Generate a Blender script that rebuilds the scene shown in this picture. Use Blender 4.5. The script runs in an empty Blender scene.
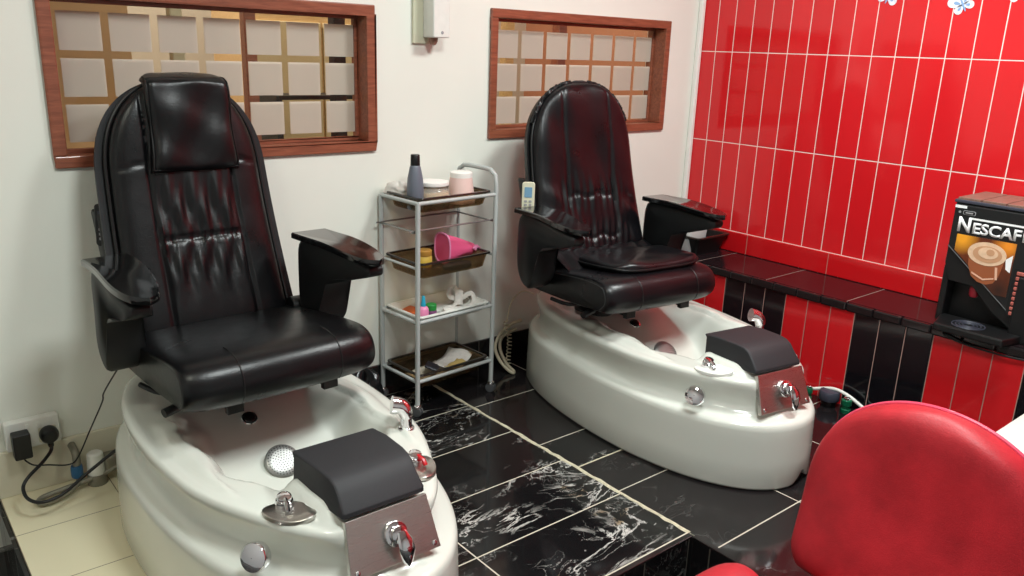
import bpy, bmesh, math, random
from mathutils import Vector, Matrix
random.seed(7)
PI = math.pi
sc = bpy.context.scene
COL = sc.collection

# ------------------------------------------------------------------ helpers
def lin(h):
    if isinstance(h, (tuple, list)):
        c = [v / 255.0 for v in h[:3]]
    else:
        h = h.lstrip('#'); c = [int(h[i:i + 2], 16) / 255.0 for i in (0, 2, 4)]
    return tuple(v / 12.92 if v <= .04045 else ((v + .055) / 1.055) ** 2.4 for v in c) + (1.0,)

def V(*a): return Vector(a)

class MB:
    """collects shapes that become ONE mesh object"""
    def __init__(s): s.v = []; s.f = []
    def add(s, vs, fs):
        o = len(s.v); s.v += [Vector(p) for p in vs]; s.f += [tuple(i + o for i in f) for f in fs]; return s
    def box(s, c, d, rz=0, rx=0, ry=0):
        M = Matrix.Rotation(rz, 3, 'Z') @ Matrix.Rotation(ry, 3, 'Y') @ Matrix.Rotation(rx, 3, 'X')
        h = [q / 2 for q in d]; c = Vector(c)
        vs = [c + M @ Vector((sx * h[0], sy * h[1], sz * h[2])) for sx in (-1, 1) for sy in (-1, 1) for sz in (-1, 1)]
        return s.add(vs, [(0, 1, 3, 2), (4, 6, 7, 5), (0, 4, 5, 1), (2, 3, 7, 6), (0, 2, 6, 4), (1, 5, 7, 3)])
    def rings(s, R, closed=True, cap0=True, cap1=True):
        n = len(R[0]); vs = [p for r in R for p in r]; fs = []
        for j in range(len(R) - 1):
            for i in range(n if closed else n - 1):
                k = (i + 1) % n
                fs.append((j * n + i, j * n + k, (j + 1) * n + k, (j + 1) * n + i))
        if closed and cap0:
            c = sum((Vector(p) for p in R[0]), Vector()) / n; vs.append(c); a = len(vs) - 1
            fs += [(a, (i + 1) % n, i) for i in range(n)]
        if closed and cap1:
            c = sum((Vector(p) for p in R[-1]), Vector()) / n; vs.append(c); a = len(vs) - 1; b = (len(R) - 1) * n
            fs += [(a, b + i, b + (i + 1) % n) for i in range(n)]
        return s.add(vs, fs)
    def lathe(s, prof, c=(0, 0, 0), n=28, M=None, cap0=True, cap1=True, sx=1, sy=1):
        M = M or Matrix.Identity(3); c = Vector(c)
        R = [[c + M @ Vector((r * sx * math.cos(2 * PI * i / n), r * sy * math.sin(2 * PI * i / n), z)) for i in range(n)] for r, z in prof]
        return s.rings(R, True, cap0, cap1)
    def tube(s, pts, r, n=10, smooth=0, closed=False, flat=1.0):
        pts = [Vector(p) for p in pts]
        if smooth: pts = catmull(pts, smooth, closed)
        R = []; up = None; m = len(pts)
        for i, p in enumerate(pts):
            a = pts[(i - 1) % m] if (closed or i > 0) else p
            b = pts[(i + 1) % m] if (closed or i < m - 1) else p
            t = (b - a).normalized()
            if up is None:
                up = Vector((0, 0, 1)) if abs(t.z) < .9 else Vector((1, 0, 0))
            sd = t.cross(up).normalized(); up = sd.cross(t).normalized()
            rr = r(i / (m - 1)) if callable(r) else r
            R.append([p + sd * (rr * math.cos(2 * PI * k / n)) + up * (rr * flat * math.sin(2 * PI * k / n)) for k in range(n)])
        if closed: R.append(R[0]); return s.rings(R, True, False, False)
        return s.rings(R)
    def prism(s, poly, h0, h1, fn):
        """poly in 2D, extruded between h0 and h1; fn(a,b,h) -> point"""
        n = len(poly)
        vs = [fn(a, b, h0) for a, b in poly] + [fn(a, b, h1) for a, b in poly]
        fs = [tuple(range(n - 1, -1, -1)), tuple(range(n, 2 * n))]
        fs += [(i, (i + 1) % n, n + (i + 1) % n, n + i) for i in range(n)]
        return s.add(vs, fs)
    def build(s, name, mat, parent=None, smooth=True, bevel=0, seg=2, sub=0, angle=40):
        me = bpy.data.meshes.new(name)
        me.from_pydata([tuple(p) for p in s.v], [], s.f)
        bm = bmesh.new(); bm.from_mesh(me)
        bmesh.ops.remove_doubles(bm, verts=bm.verts, dist=1e-6)
        bmesh.ops.recalc_face_normals(bm, faces=bm.faces)
        bm.to_mesh(me); bm.free()
        if smooth:
            me.polygons.foreach_set('use_smooth', [True] * len(me.polygons))
            me.set_sharp_from_angle(angle=math.radians(angle))
        me.materials.append(mat)
        o = bpy.data.objects.new(name, me); COL.objects.link(o)
        if parent: o.parent = parent
        if bevel:
            b = o.modifiers.new('bevel', 'BEVEL'); b.width = bevel; b.segments = seg; b.limit_method = 'ANGLE'; b.angle_limit = math.radians(35)
        if sub:
            b = o.modifiers.new('sub', 'SUBSURF'); b.levels = sub; b.render_levels = sub
        return o

def catmull(P, k, closed=False):
    out = []; n = len(P)
    for i in range(n if closed else n - 1):
        if closed: p0, p1, p2, p3 = P[(i - 1) % n], P[i], P[(i + 1) % n], P[(i + 2) % n]
        else: p0, p1, p2, p3 = P[max(i - 1, 0)], P[i], P[i + 1], P[min(i + 2, n - 1)]
        for j in range(k):
            t = j / k
            out.append(.5 * ((2 * p1) + (p2 - p0) * t + (2 * p0 - 5 * p1 + 4 * p2 - p3) * t * t + (3 * p1 - p0 - 3 * p2 + p3) * t ** 3))
    if not closed: out.append(P[-1])
    return out

def tag(o, label=None, cat=None, group=None, kind=None):
    if label: o['label'] = label
    if cat: o['category'] = cat
    if group: o['group'] = group
    if kind: o['kind'] = kind
    return o
def empty(name, loc, rz=0):
    o = bpy.data.objects.new(name, None); COL.objects.link(o); o.location = loc; o.rotation_euler = (0, 0, rz)
    o.empty_display_size = .05; return o
def struct(o, label, cat): return tag(o, label, cat, None, 'structure')
def sstep(a, b, x):
    t = min(1, max(0, (x - a) / (b - a))); return t * t * (3 - 2 * t)
def rrect(w, h, r, n=6, cx=0, cy=0):
    out = []
    for qx, qy, a0 in ((1, 1, 0), (-1, 1, PI / 2), (-1, -1, PI), (1, -1, 1.5 * PI)):
        for i in range(n + 1):
            a = a0 + PI / 2 * i / n
            out.append((cx + qx * (w / 2 - r) + r * math.cos(a), cy + qy * (h / 2 - r) + r * math.sin(a)))
    return out
def ell(rx, ry, n=28, cx=0, cy=0): return [(cx + rx * math.cos(2 * PI * i / n), cy + ry * math.sin(2 * PI * i / n)) for i in range(n)]

# ------------------------------------------------------------------ materials
class NT:
    def __init__(s, name):
        s.m = bpy.data.materials.new(name); s.m.use_nodes = True; s.t = s.m.node_tree; s.n = s.t.nodes; s.l = s.t.links
        s.b = s.n['Principled BSDF']; s.out = s.n['Material Output']
    def new(s, t, **k):
        x = s.n.new(t)
        for a, v in k.items(): setattr(x, a, v)
        return x
    def link(s, a, b): s.l.new(a, b)
    def obj(s): return s.new('ShaderNodeTexCoord').outputs['Object']
    def sep(s, vec):
        x = s.new('ShaderNodeSeparateXYZ'); s.link(vec, x.inputs[0]); return x.outputs
    def comb(s, x=0, y=0, z=0):
        c = s.new('ShaderNodeCombineXYZ')
        for i, v in enumerate((x, y, z)):
            if hasattr(v, 'links'): s.link(v, c.inputs[i])
            else: c.inputs[i].default_value = v
        return c.outputs[0]
    def math(s, op, a, b=0, cc=None, clamp=False):
        x = s.new('ShaderNodeMath', operation=op, use_clamp=clamp)
        for i, v in enumerate((a, b) if cc is None else (a, b, cc)):
            if hasattr(v, 'links'): s.link(v, x.inputs[i])
            else: x.inputs[i].default_value = v
        return x.outputs[0]
    def noise(s, vec=None, scale=5, detail=3, rough=.5, dist=0):
        x = s.new('ShaderNodeTexNoise'); x.inputs['Scale'].default_value = scale; x.inputs['Detail'].default_value = detail
        x.inputs['Roughness'].default_value = rough; x.inputs['Distortion'].default_value = dist
        if vec is not None: s.link(vec, x.inputs['Vector'])
        return x.outputs['Fac']
    def ramp(s, fac, stops, interp='LINEAR'):
        x = s.new('ShaderNodeValToRGB'); e = x.color_ramp.elements; x.color_ramp.interpolation = interp
        while len(e) < len(stops): e.new(.5)
        for i, (p, c) in enumerate(stops): e[i].position = p; e[i].color = c if len(c) == 4 else tuple(c) + (1,)
        s.link(fac, x.inputs[0]); return x.outputs[0]
    def mix(s, fac, a, b):
        x = s.new('ShaderNodeMix', data_type='RGBA')
        for sock, v in ((x.inputs[0], fac), (x.inputs[6], a), (x.inputs[7], b)):
            if hasattr(v, 'links'): s.link(v, sock)
            else: sock.default_value = v
        return x.outputs[2]
    def bump(s, h, strength=.3, dist=.01, normal=None):
        x = s.new('ShaderNodeBump'); x.inputs['Strength'].default_value = strength; x.inputs['Distance'].default_value = dist
        s.link(h, x.inputs['Height'])
        if normal is not None: s.link(normal, x.inputs['Normal'])
        return x.outputs[0]
    def brick(s, vec, bw, rh, mortar, smooth=.1, offset=0.0, freq=2):
        x = s.new('ShaderNodeTexBrick'); x.offset = offset; x.offset_frequency = freq; x.squash = 1
        s.link(vec, x.inputs['Vector'])
        for k, v in (('Scale', 1), ('Brick Width', bw), ('Row Height', rh), ('Mortar Size', mortar), ('Mortar Smooth', smooth), ('Bias', 0)):
            x.inputs[k].default_value = v
        x.inputs['Color1'].default_value = (0, 0, 0, 1); x.inputs['Color2'].default_value = (1, 1, 1, 1); x.inputs['Mortar'].default_value = (.5, .5, .5, 1)
        return x.outputs['Color'], x.outputs['Fac']
    def set(s, **k):
        for a, v in k.items():
            i = s.b.inputs[a.replace('_', ' ')]
            if hasattr(v, 'links'): s.link(v, i)
            else: i.default_value = v
        return s

def plain(name, col, rough=.5, metal=0, coat=0, nscale=0, nstr=.1, spec=.5, var=.06, trans=0, alpha=1, ior=1.45, sss=0):
    t = NT(name); c = lin(col)
    if nscale:
        co = t.obj(); n = t.noise(co, nscale, 4)
        dk = tuple(v * (1 - var * 2) for v in c[:3]) + (1,); lt = tuple(min(1, v * (1 + var)) for v in c[:3]) + (1,)
        t.set(Base_Color=t.ramp(n, [(.3, dk), (.7, lt)]))
        t.set(Normal=t.bump(n, nstr, .002))
    else: t.set(Base_Color=c)
    t.set(Roughness=rough, Metallic=metal, Coat_Weight=coat, Specular_IOR_Level=spec, Transmission_Weight=trans, Alpha=alpha, IOR=ior)
    t.b.inputs['Coat Roughness'].default_value = .08
    return t.m

def leather(name, col, rough=.36, grain=260):
    t = NT(name); co = t.obj()
    n1 = t.noise(co, grain, 2, .5); n2 = t.noise(co, 9, 4, .6)
    c = lin(col); t.set(Base_Color=t.ramp(n2, [(.3, tuple(v * .75 for v in c[:3]) + (1,)), (.75, tuple(v * 1.25 for v in c[:3]) + (1,))]))
    h = t.math('MULTIPLY_ADD', n2, .8, t.math('MULTIPLY', n1, .22))
    t.set(Normal=t.bump(h, .28, .006)); r = t.math('MULTIPLY_ADD', n2, .22, rough - .11)
    t.set(Roughness=r, Specular_IOR_Level=.38)
    return t.m

M = {}
M['leather'] = leather('black_leather', (11, 11, 13), .31)
M['leather_b'] = leather('black_leather_slipcover', (13, 12, 15), .31)
M['shell'] = leather('black_vinyl_shell', (15, 16, 18), .42)
M['piping'] = plain('black_piping', (14, 14, 15), .4)
M['seam'] = plain('worn_seam_thread', (62, 62, 64), .6)
M['plastic'] = plain('matte_black_plastic', (19, 20, 21), .5, nscale=300, nstr=.06)
M['gloss'] = plain('gloss_black_plastic', (12, 12, 13), .12, coat=.6)
M['foam'] = plain('black_foam_rubber', (38, 38, 41), .62, nscale=420, nstr=.12)
M['tub'] = plain('white_gelcoat', (212, 214, 205), .22, coat=.5, nscale=3, nstr=.01, var=.015)
M['gap_shade'] = plain('black_gap_shade', (14, 14, 14), .7)  # flat black that stands for shade in the gap under a tub
M['chrome'] = plain('chrome', (225, 225, 228), .07, metal=1)
M['jetsteel'] = plain('dull_grey_jet_metal', (150, 150, 147), .38, metal=.8)
M['steel'] = None
M['redcap'] = plain('red_indicator', (190, 20, 30), .3)
M['greymetal'] = plain('grey_painted_steel', (176, 180, 178), .4, coat=.2)
M['rod'] = plain('dull_steel_rod', (150, 150, 148), .35, metal=.7)
M['caster'] = plain('grey_caster_plastic', (80, 82, 84), .4)
M['smoke'] = None
M['whiteplastic'] = plain('white_plastic', (225, 225, 218), .38, nscale=40, nstr=.02, var=.02)
M['cream_plastic'] = plain('cream_plastic', (205, 203, 178), .45)
M['black'] = plain('black_plastic', (15, 15, 16), .42)
M['dark'] = plain('near_black_recess', (8, 8, 9), .6)
def steel():
    t = NT('brushed_steel'); co = t.obj()
    mp = t.new('ShaderNodeMapping'); t.link(co, mp.inputs[0]); mp.inputs['Scale'].default_value = (4, 300, 300)
    n = t.noise(mp.outputs[0], 6, 3)
    t.set(Base_Color=lin((196, 192, 186)), Metallic=1, Roughness=t.math('MULTIPLY_ADD', n, .2, .2), Normal=t.bump(n, .05, .001)); return t.m
M['steel'] = steel()
def smoke():
    t = NT('smoked_brown_plastic')
    t.set(Base_Color=lin((110, 94, 72)), Roughness=.15)
    tr = t.new('ShaderNodeBsdfTransparent'); tr.inputs[0].default_value = lin((226, 212, 190))
    mx = t.new('ShaderNodeMixShader'); mx.inputs[0].default_value = .26
    t.link(tr.outputs[0], mx.inputs[1]); t.link(t.b.outputs[0], mx.inputs[2]); t.link(mx.outputs[0], t.out.inputs[0]); return t.m
M['smoke'] = smoke()
M['smoke_rim'] = plain('dark_smoked_rim', (34, 29, 25), .2, coat=.3)
def clear(name, col, f):
    t = NT(name); t.set(Base_Color=lin(col), Roughness=.08)
    tr = t.new('ShaderNodeBsdfTransparent'); tr.inputs[0].default_value = lin((245, 245, 240))
    mx = t.new('ShaderNodeMixShader'); mx.inputs[0].default_value = f
    t.link(tr.outputs[0], mx.inputs[1]); t.link(t.b.outputs[0], mx.inputs[2]); t.link(mx.outputs[0], t.out.inputs[0]); return t.m
M['clear'] = clear('clear_glass_jar', (235, 230, 222), .2)
M['film'] = clear('clear_plastic_film', (226, 226, 226), .55)

def paint(name, col, var=.03):
    t = NT(name); co = t.obj(); n1 = t.noise(co, 1.3, 4, .6); n2 = t.noise(co, 160, 2)
    c = lin(col); t.set(Base_Color=t.ramp(n1, [(.25, tuple(v * (1 - var) for v in c[:3]) + (1,)), (.75, tuple(min(1, v * (1 + var)) for v in c[:3]) + (1,))]))
    t.set(Roughness=.55, Normal=t.bump(n2, .05, .002)); return t.m
M['wall'] = paint('cream_wall_paint', (228, 229, 219))
M['wall2'] = paint('cool_white_wall_paint', (206, 212, 212))
M['ceil'] = paint('white_ceiling_paint', (235, 235, 230))
M['tan'] = paint('tan_wall_paint', (206, 170, 128), .05)
M['brownwall'] = paint('brown_wall_paint', (158, 106, 76), .08)
M['grey_room'] = paint('grey_beige_paint', (170, 158, 138), .05)
M['trimwhite'] = plain('white_tile_trim', (235, 232, 226), .3, coat=.3)

def red_tiles():
    t = NT('red_glazed_wall_tiles'); o = t.sep(t.obj())
    # wall plane x = const : u from y, v from z
    u = t.math('SUBTRACT', 2.723 + .1015 * 60, o[1]); v = t.math('SUBTRACT', o[2], .5495 - .4365 * 4)
    col, fac = t.brick(t.comb(u, v), .1015, .4365, .0022, .25)
    base = t.mix(col, lin((204, 28, 34)), lin((214, 34, 40)))
    c = t.mix(fac, base, lin((236, 214, 208)))
    _, soft = t.brick(t.comb(u, v), .1015, .4365, .006, 1.0)
    n = t.noise(t.comb(t.math('MULTIPLY', o[0], 1), t.math('MULTIPLY', o[1], 12), t.math('MULTIPLY', o[2], 4)), 1.4, 2)
    h = t.math('SUBTRACT', t.math('MULTIPLY', n, .12), soft)
    t.set(Base_Color=c, Roughness=t.math('MULTIPLY_ADD', fac, .5, .10), Normal=t.bump(h, .5, .002), Specular_IOR_Level=.5); return t.m
M['redtile'] = red_tiles()
def red_skirting():
    t = NT('red_glazed_skirting_tiles'); o = t.sep(t.obj())
    u = t.math('SUBTRACT', 2.304 + .44 * 20, o[1])
    col, fac = t.brick(t.comb(u, t.math('ADD', o[2], .55)), .44, 2.0, .002, .2)
    c = t.mix(fac, t.mix(col, lin((194, 20, 26)), lin((204, 26, 31))), lin((176, 120, 110)))
    t.set(Base_Color=c, Roughness=.12); return t.m
M['redskirt'] = red_skirting()
def bench_tiles():
    t = NT('red_and_black_bench_tiles'); o = t.sep(t.obj())
    u = t.math('SUBTRACT', 2.176 + .3195 * 10, o[1])
    g = t.math('FLOOR', t.math('DIVIDE', u, .3195))
    par = t.math('MODULO', g, 2)
    _, fac = t.brick(t.comb(u, t.math('ADD', o[2], 1.0)), .1065, 3.0, .0018, .2)
    _, soft = t.brick(t.comb(u, t.math('ADD', o[2], 1.0)), .1065, 3.0, .008, 1.0)
    n = t.noise(t.obj(), 9, 2)
    base = t.mix(par, lin((16, 15, 19)), lin((204, 28, 34)))
    c = t.mix(fac, base, lin((170, 140, 130)))
    t.set(Base_Color=c, Roughness=.1, Normal=t.bump(t.math('SUBTRACT', t.math('MULTIPLY', n, .25), soft), .5, .003)); return t.m
M['benchtile'] = bench_tiles()
def veined(name, u, bw, rh, offs, veins, base, groutc, mort=.0025, bump=.3, shift=0):
    """glossy black marble tiles; veins 0..1 share"""
    t = NT(name); co = t.obj(); o = t.sep(co)
    vec = t.comb(t.math('ADD', o[u[0]], offs[0]), t.math('ADD', o[u[1]], offs[1]))
    col, fac = t.brick(vec, bw, rh, mort, .15, shift)
    tile = t.math('MULTIPLY', col, 31.0)
    w = t.new('ShaderNodeVectorMath', operation='ADD'); t.link(co, w.inputs[0]); t.link(t.comb(tile, t.math('MULTIPLY', tile, .37), 0), w.inputs[1])
    mp = t.new('ShaderNodeMapping'); t.link(w.outputs[0], mp.inputs[0]); mp.inputs['Scale'].default_value = (1.0, 1.7, 1.0); mp.inputs['Rotation'].default_value = (0, 0, .35)
    wv = mp.outputs[0]
    n1 = t.noise(wv, 2.6, 8, .62, .8); n2 = t.noise(wv, 7.0, 5, .6, 1.0); n3 = t.noise(wv, 2.6, 3)
    a = t.math('ABSOLUTE', t.math('SUBTRACT', n1, .5)); v1 = t.math('SUBTRACT', 1, t.math('DIVIDE', a, .015), clamp=True)
    b = t.math('ABSOLUTE', t.math('SUBTRACT', n2, .52)); v2 = t.math('SUBTRACT', 1, t.math('DIVIDE', b, .007), clamp=True)
    gate = t.math('MULTIPLY', t.math('SUBTRACT', n3, .535 - .1 * veins), 7, clamp=True)
    v = t.math('MULTIPLY', t.math('MAXIMUM', v1, t.math('MULTIPLY', v2, .75)), t.math('MULTIPLY', gate, veins))
    c = t.mix(v, t.mix(n2, base, tuple(min(1, q * 1.8) for q in base[:3]) + (1,)), t.mix(t.math('MULTIPLY', t.math('SUBTRACT', t.noise(wv, 5.5, 2), .62), 14, clamp=True), lin((206, 204, 198)), lin((186, 150, 98))))
    c = t.mix(fac, c, groutc)
    t.set(Base_Color=c, Roughness=t.math('MULTIPLY_ADD', fac, .5, .09), Normal=t.bump(t.math('MULTIPLY', fac, -1), bump, .002)); return t.m
BLK = lin((16, 15, 16))
M['marbleA'] = veined('veined_black_floor_tiles', (0, 1), .60, .2815, (-.042, -1.029), 1.0, BLK, lin((196, 190, 172)))
M['marbleB'] = veined('plain_black_floor_tiles', (0, 1), .44, .4015, (-.520, -.803), .10, lin((22, 19, 20)), lin((188, 182, 166)))
M['benchtop'] = veined('black_bench_top_tiles', (0, 1), .60, .3865, (-2.95, -.0375), .0, lin((27, 20, 22)), lin((150, 136, 128)), .0018)
M['riser'] = veined('black_riser_tiles', (0, 2), .2, .5, (-.02, .2), .35, BLK, lin((70, 66, 58)))
M['riserY'] = veined('black_step_side_tiles', (1, 2), .2, .5, (-.02, .2), .35, BLK, lin((70, 66, 58)))
M['blackskirt'] = veined('black_skirting_tiles', (0, 2), .30, .5, (0, .2), .12, BLK, lin((80, 76, 70)))
M['lowfloor'] = veined('dark_lower_floor_tiles', (0, 1), .3, .3, (0, 0), .4, BLK, lin((84, 78, 66)))
def cream_tiles():
    t = NT('cream_floor_tiles'); o = t.sep(t.obj())
    col, fac = t.brick(t.comb(t.math('ADD', o[0], -.235 + .3), t.math('ADD', o[1], -2.17 + .29 * 8)), .30, .291, .0016, .2)
    n = t.noise(t.obj(), 3, 4)
    c = t.mix(n, lin((222, 212, 178)), lin((230, 222, 194)))
    t.set(Base_Color=t.mix(fac, c, lin((120, 106, 84))), Roughness=.32); return t.m
M['creamtile'] = cream_tiles()
M['creamskirt'] = paint('cream_skirting_tile', (214, 208, 186), .05)
M['groutline'] = plain('thick_cream_grout', (196, 188, 162), .8, nscale=60, nstr=.4, var=.12)
M['edge'] = plain('black_step_edge', (28, 24, 25), .12)
def wood(name, a, b, sc_=(3, 30, 30), rough=.35):
    t = NT(name); mp = t.new('ShaderNodeMapping'); t.link(t.obj(), mp.inputs[0]); mp.inputs['Scale'].default_value = sc_
    n = t.noise(mp.outputs[0], 3, 6, .6, .6); t.set(Base_Color=t.ramp(n, [(.3, lin(a)), (.7, lin(b))]), Roughness=rough, Normal=t.bump(n, .08, .002), Coat_Weight=.2); return t.m
M['wood'] = wood('reddish_brown_wood', (116, 62, 44), (154, 90, 66))
M['wood_light'] = wood('pale_wood', (196, 158, 104), (222, 188, 134))
M['lidwood'] = wood('brown_slatted_lid', (112, 86, 74), (136, 104, 90), (6, 40, 6), .5)
def frosted(x0, x1, z0, z1, cols, rows, name):
    """glass pane with frosted film squares (pattern in object space)"""
    t = NT(name); o = t.sep(t.obj())
    pw, ph = (x1 - x0) / cols, (z1 - z0) / rows
    def edge(v, a0, p, n, gap):
        q = t.math('DIVIDE', t.math('SUBTRACT', v, a0), p)
        f = t.math('ABSOLUTE', t.math('SUBTRACT', t.math('FRACT', q), .5))
        inside = t.math('LESS_THAN', f, .5 - gap)
        return t.math('MULTIPLY', inside, t.math('MULTIPLY', t.math('GREATER_THAN', q, 0), t.math('LESS_THAN', q, n)))
    m = t.math('MULTIPLY', edge(o[0], x0, pw, cols, .085), edge(o[2], z0, ph, rows, .085))
    n = t.noise(t.obj(), 2, 2)
    t.set(Base_Color=t.mix(n, lin((204, 196, 186)), lin((214, 207, 197))), Roughness=.6)
    tl = t.new('ShaderNodeBsdfTranslucent'); tl.inputs[0].default_value = lin((205, 195, 180))
    fm = t.new('ShaderNodeMixShader'); fm.inputs[0].default_value = .45
    t.link(t.b.outputs[0], fm.inputs[1]); t.link(tl.outputs[0], fm.inputs[2])
    tr = t.new('ShaderNodeBsdfTransparent'); tr.inputs[0].default_value = (.96, .96, .95, 1)
    gl = t.new('ShaderNodeBsdfGlossy'); gl.inputs['Roughness'].default_value = .02
    fr = t.new('ShaderNodeFresnel'); fr.inputs[0].default_value = 1.45
    geo = t.new('ShaderNodeNewGeometry'); cg = t.new('ShaderNodeMixShader'); t.link(t.math('MULTIPLY', fr.outputs[0], t.math('SUBTRACT', 1, geo.outputs['Backfacing'])), cg.inputs[0]); t.link(tr.outputs[0], cg.inputs[1]); t.link(gl.outputs[0], cg.inputs[2])
    # film still lets a little of the room through
    ft = t.new('ShaderNodeMixShader'); ft.inputs[0].default_value = .9; t.link(tr.outputs[0], ft.inputs[1]); t.link(fm.outputs[0], ft.inputs[2])
    mx = t.new('ShaderNodeMixShader'); t.link(m, mx.inputs[0]); t.link(cg.outputs[0], mx.inputs[1]); t.link(ft.outputs[0], mx.inputs[2])
    t.link(mx.outputs[0], t.out.inputs[0]); return t.m
def emis(name, col, s):
    t = NT(name); t.set(Base_Color=lin(col)); t.b.inputs['Emission Color'].default_value = lin(col); t.b.inputs['Emission Strength'].default_value = s; return t.m
M['lamp'] = emis('lamp_diffuser', (255, 252, 245), 3)
M['redleather'] = leather('red_leather', (176, 34, 44), .5, 320)
M['redpiping'] = plain('pink_red_piping', (214, 70, 96), .4)
M['nozzle'] = plain('dark_red_nozzle', (150, 32, 46), .35)
M['pink'] = plain('pink_plastic', (228, 88, 132), .45)
M['pink_light'] = plain('pale_pink_plastic', (232, 140, 180), .35)
M['blue'] = plain('teal_blue_plastic', (40, 160, 190), .35)
M['green'] = plain('green_plastic', (40, 140, 60), .4)
M['dkgreen'] = plain('dark_green_plastic', (12, 92, 62), .35)
M['yellow'] = plain('yellow_cream', (216, 180, 78), .5)
M['creamdoor'] = plain('cream_cabinet_door', (196, 178, 138), .5)
M['amber'] = plain('amber_cap', (188, 138, 62), .4)
M['orange'] = plain('orange_plastic', (196, 92, 40), .4)
M['violet'] = plain('violet_liquid', (120, 70, 110), .3)
M['bottle'] = plain('grey_blue_bottle', (104, 109, 120), .35)
M['wax'] = plain('beige_wax', (222, 178, 130), .5)
M['cuppink'] = plain('pale_pink_paper', (232, 200, 192), .5)
M['cupwhite'] = plain('translucent_white_rim', (236, 232, 226), .4)
M['cloth'] = plain('white_cloth', (226, 220, 212), .8, nscale=60, nstr=.3)
M['paper'] = plain('cream_paper', (216, 204, 184), .8, nscale=20, nstr=.1)
M['paper_y'] = plain('yellowed_paper', (196, 168, 104), .7)
M['navy'] = plain('navy_sachet', (22, 22, 34), .3)
M['darkgrey'] = plain('dark_grey_plastic', (58, 60, 72), .45)
M['greyhose'] = plain('grey_braided_hose', (134, 130, 116), .45, metal=.4, nscale=500, nstr=.3)
M['bluetap'] = plain('blue_tap_handle', (42, 92, 132), .4)
M['cord_cream'] = plain('cream_cord', (196, 186, 160), .5)
M['bag'] = plain('black_bin_bag', (20, 20, 22), .22)
M['brownnub'] = plain('brown_rubber', (140, 104, 88), .5)
M['louver'] = plain('copper_pink_slat', (196, 112, 102), .25, metal=.5)
M['lcd'] = plain('pale_blue_screen', (110, 150, 176), .2)
M['printwhite'] = plain('white_print', (238, 238, 238), .5)
M['printgrey'] = plain('grey_print', (150, 150, 152), .5)
M['sticker_w'] = plain('white_blue_sticker', (226, 230, 240), .4, nscale=50, nstr=.02, var=.12)
M['sticker_b'] = plain('blue_sticker_detail', (130, 160, 200), .4)

# ------------------------------------------------------------------ room shell
WX, WY, LOW, CEIL = 3.472, 2.73, -.17, 2.80
XL, YF = -1.6, -2.2
W1 = (.502, 1.590, 1.012, 1.536)     # outer frame: x0 x1 z0 z1
W2 = (2.128, 3.237, 1.035, 1.556)
FR = .036
def back_wall():
    m = MB(); holes = [(a + .02, b - .02, c + .02, d - .02) for a, b, c, d in (W1, W2)]
    xs = sorted([XL, WX + .1] + [h[0] for h in holes] + [h[1] for h in holes]); zs = sorted([LOW, CEIL] + [h[2] for h in holes] + [h[3] for h in holes])
    for i in range(len(xs) - 1):
        for j in range(len(zs) - 1):
            cx, cz = (xs[i] + xs[i + 1]) / 2, (zs[j] + zs[j + 1]) / 2
            if any(h[0] < cx < h[1] and h[2] < cz < h[3] for h in holes): continue
            m.box((cx, WY + .06, cz), (xs[i + 1] - xs[i], .12, zs[j + 1] - zs[j]))
    bm_ = m.build('wall_back', M['wall'], smooth=False)
    return bm_
struct(back_wall(), 'cream painted back wall with two wood framed windows', 'wall')
struct(MB().box((WX + .05, .265, 1.315), (.1, 4.93, 2.97)).build('wall_right', M['redtile'], smooth=False), 'red glazed tile wall with white grout lines', 'wall')
struct(MB().box((XL - .05, .265, 1.315), (.1, 4.93, 2.97)).build('wall_left', M['wall2'], smooth=False), 'plain cream wall outside the view', 'wall')
struct(MB().box((.936, YF - .05, 1.315), (5.07, .1, 2.97)).build('wall_front', M['wall2'], smooth=False), 'plain cream wall behind the viewer', 'wall')
struct(MB().box((.936, .265, CEIL + .05), (5.27, 5.13, .1)).build('ceiling', M['ceil'], smooth=False), 'white ceiling above the salon', 'ceiling')
struct(MB().box((.936, .265, LOW - .05), (5.27, 4.93, .1)).build('floor', M['lowfloor'], smooth=False), 'dark lower floor below the step', 'floor')
# raised platform: veined left part, plain right part that runs on towards the viewer, cream strip by the socket
PX0, PXC, PXM, PYF = .235, .842, 1.842, 1.302
struct(MB().box(((PXC + PXM) / 2, (WY + PYF) / 2, LOW / 2), (PXM - PXC, WY - PYF, -LOW)).build('floor_marble', M['marbleA'], smooth=False), 'veined black marble floor tiles between the two pedicure chairs', 'floor')
struct(MB().box(((PXM + WX) / 2, (WY + YF) / 2, LOW / 2), (WX - PXM, WY - YF, -LOW)).build('floor_black', M['marbleB'], smooth=False), 'plain black floor tiles around the far pedicure chair', 'floor')
struct(MB().box(((PX0 + PXC) / 2, (WY + PYF) / 2, LOW / 2), (PXC - PX0, WY - PYF, -LOW)).build('floor_cream', M['creamtile'], smooth=False), 'cream floor tiles beside the near pedicure chair', 'floor')
m = MB()
m.box((PX0 - .006, (WY + PYF) / 2, -.089), (.012, WY - PYF, .158))
struct(m.build('trim_1', M['riserY'], smooth=False), 'black tiled side of the step at the cream floor', 'step')
m = MB(); m.box(((PX0 + PXM) / 2, PYF - .006, -.086), (PXM - PX0, .012, .164))
struct(m.build('trim_2', M['riser'], smooth=False), 'black tiled front of the step by the red chair', 'step')
m = MB(); m.box((PXM - .006, (PYF + YF) / 2 - .006, -.086), (.012, PYF - YF - .012, .164))
struct(m.build('trim_3', M['riserY'], smooth=False), 'black tiled side of the step beside the red chair', 'step')
m = MB(); m.box(((PX0 + PXM) / 2 - .008, PYF - .004, -.002), (PXM - PX0, .018, .008)); m.box((PXM - .004, (PYF + YF) / 2 - .006, -.002), (.018, PYF - YF - .02, .008))
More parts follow.
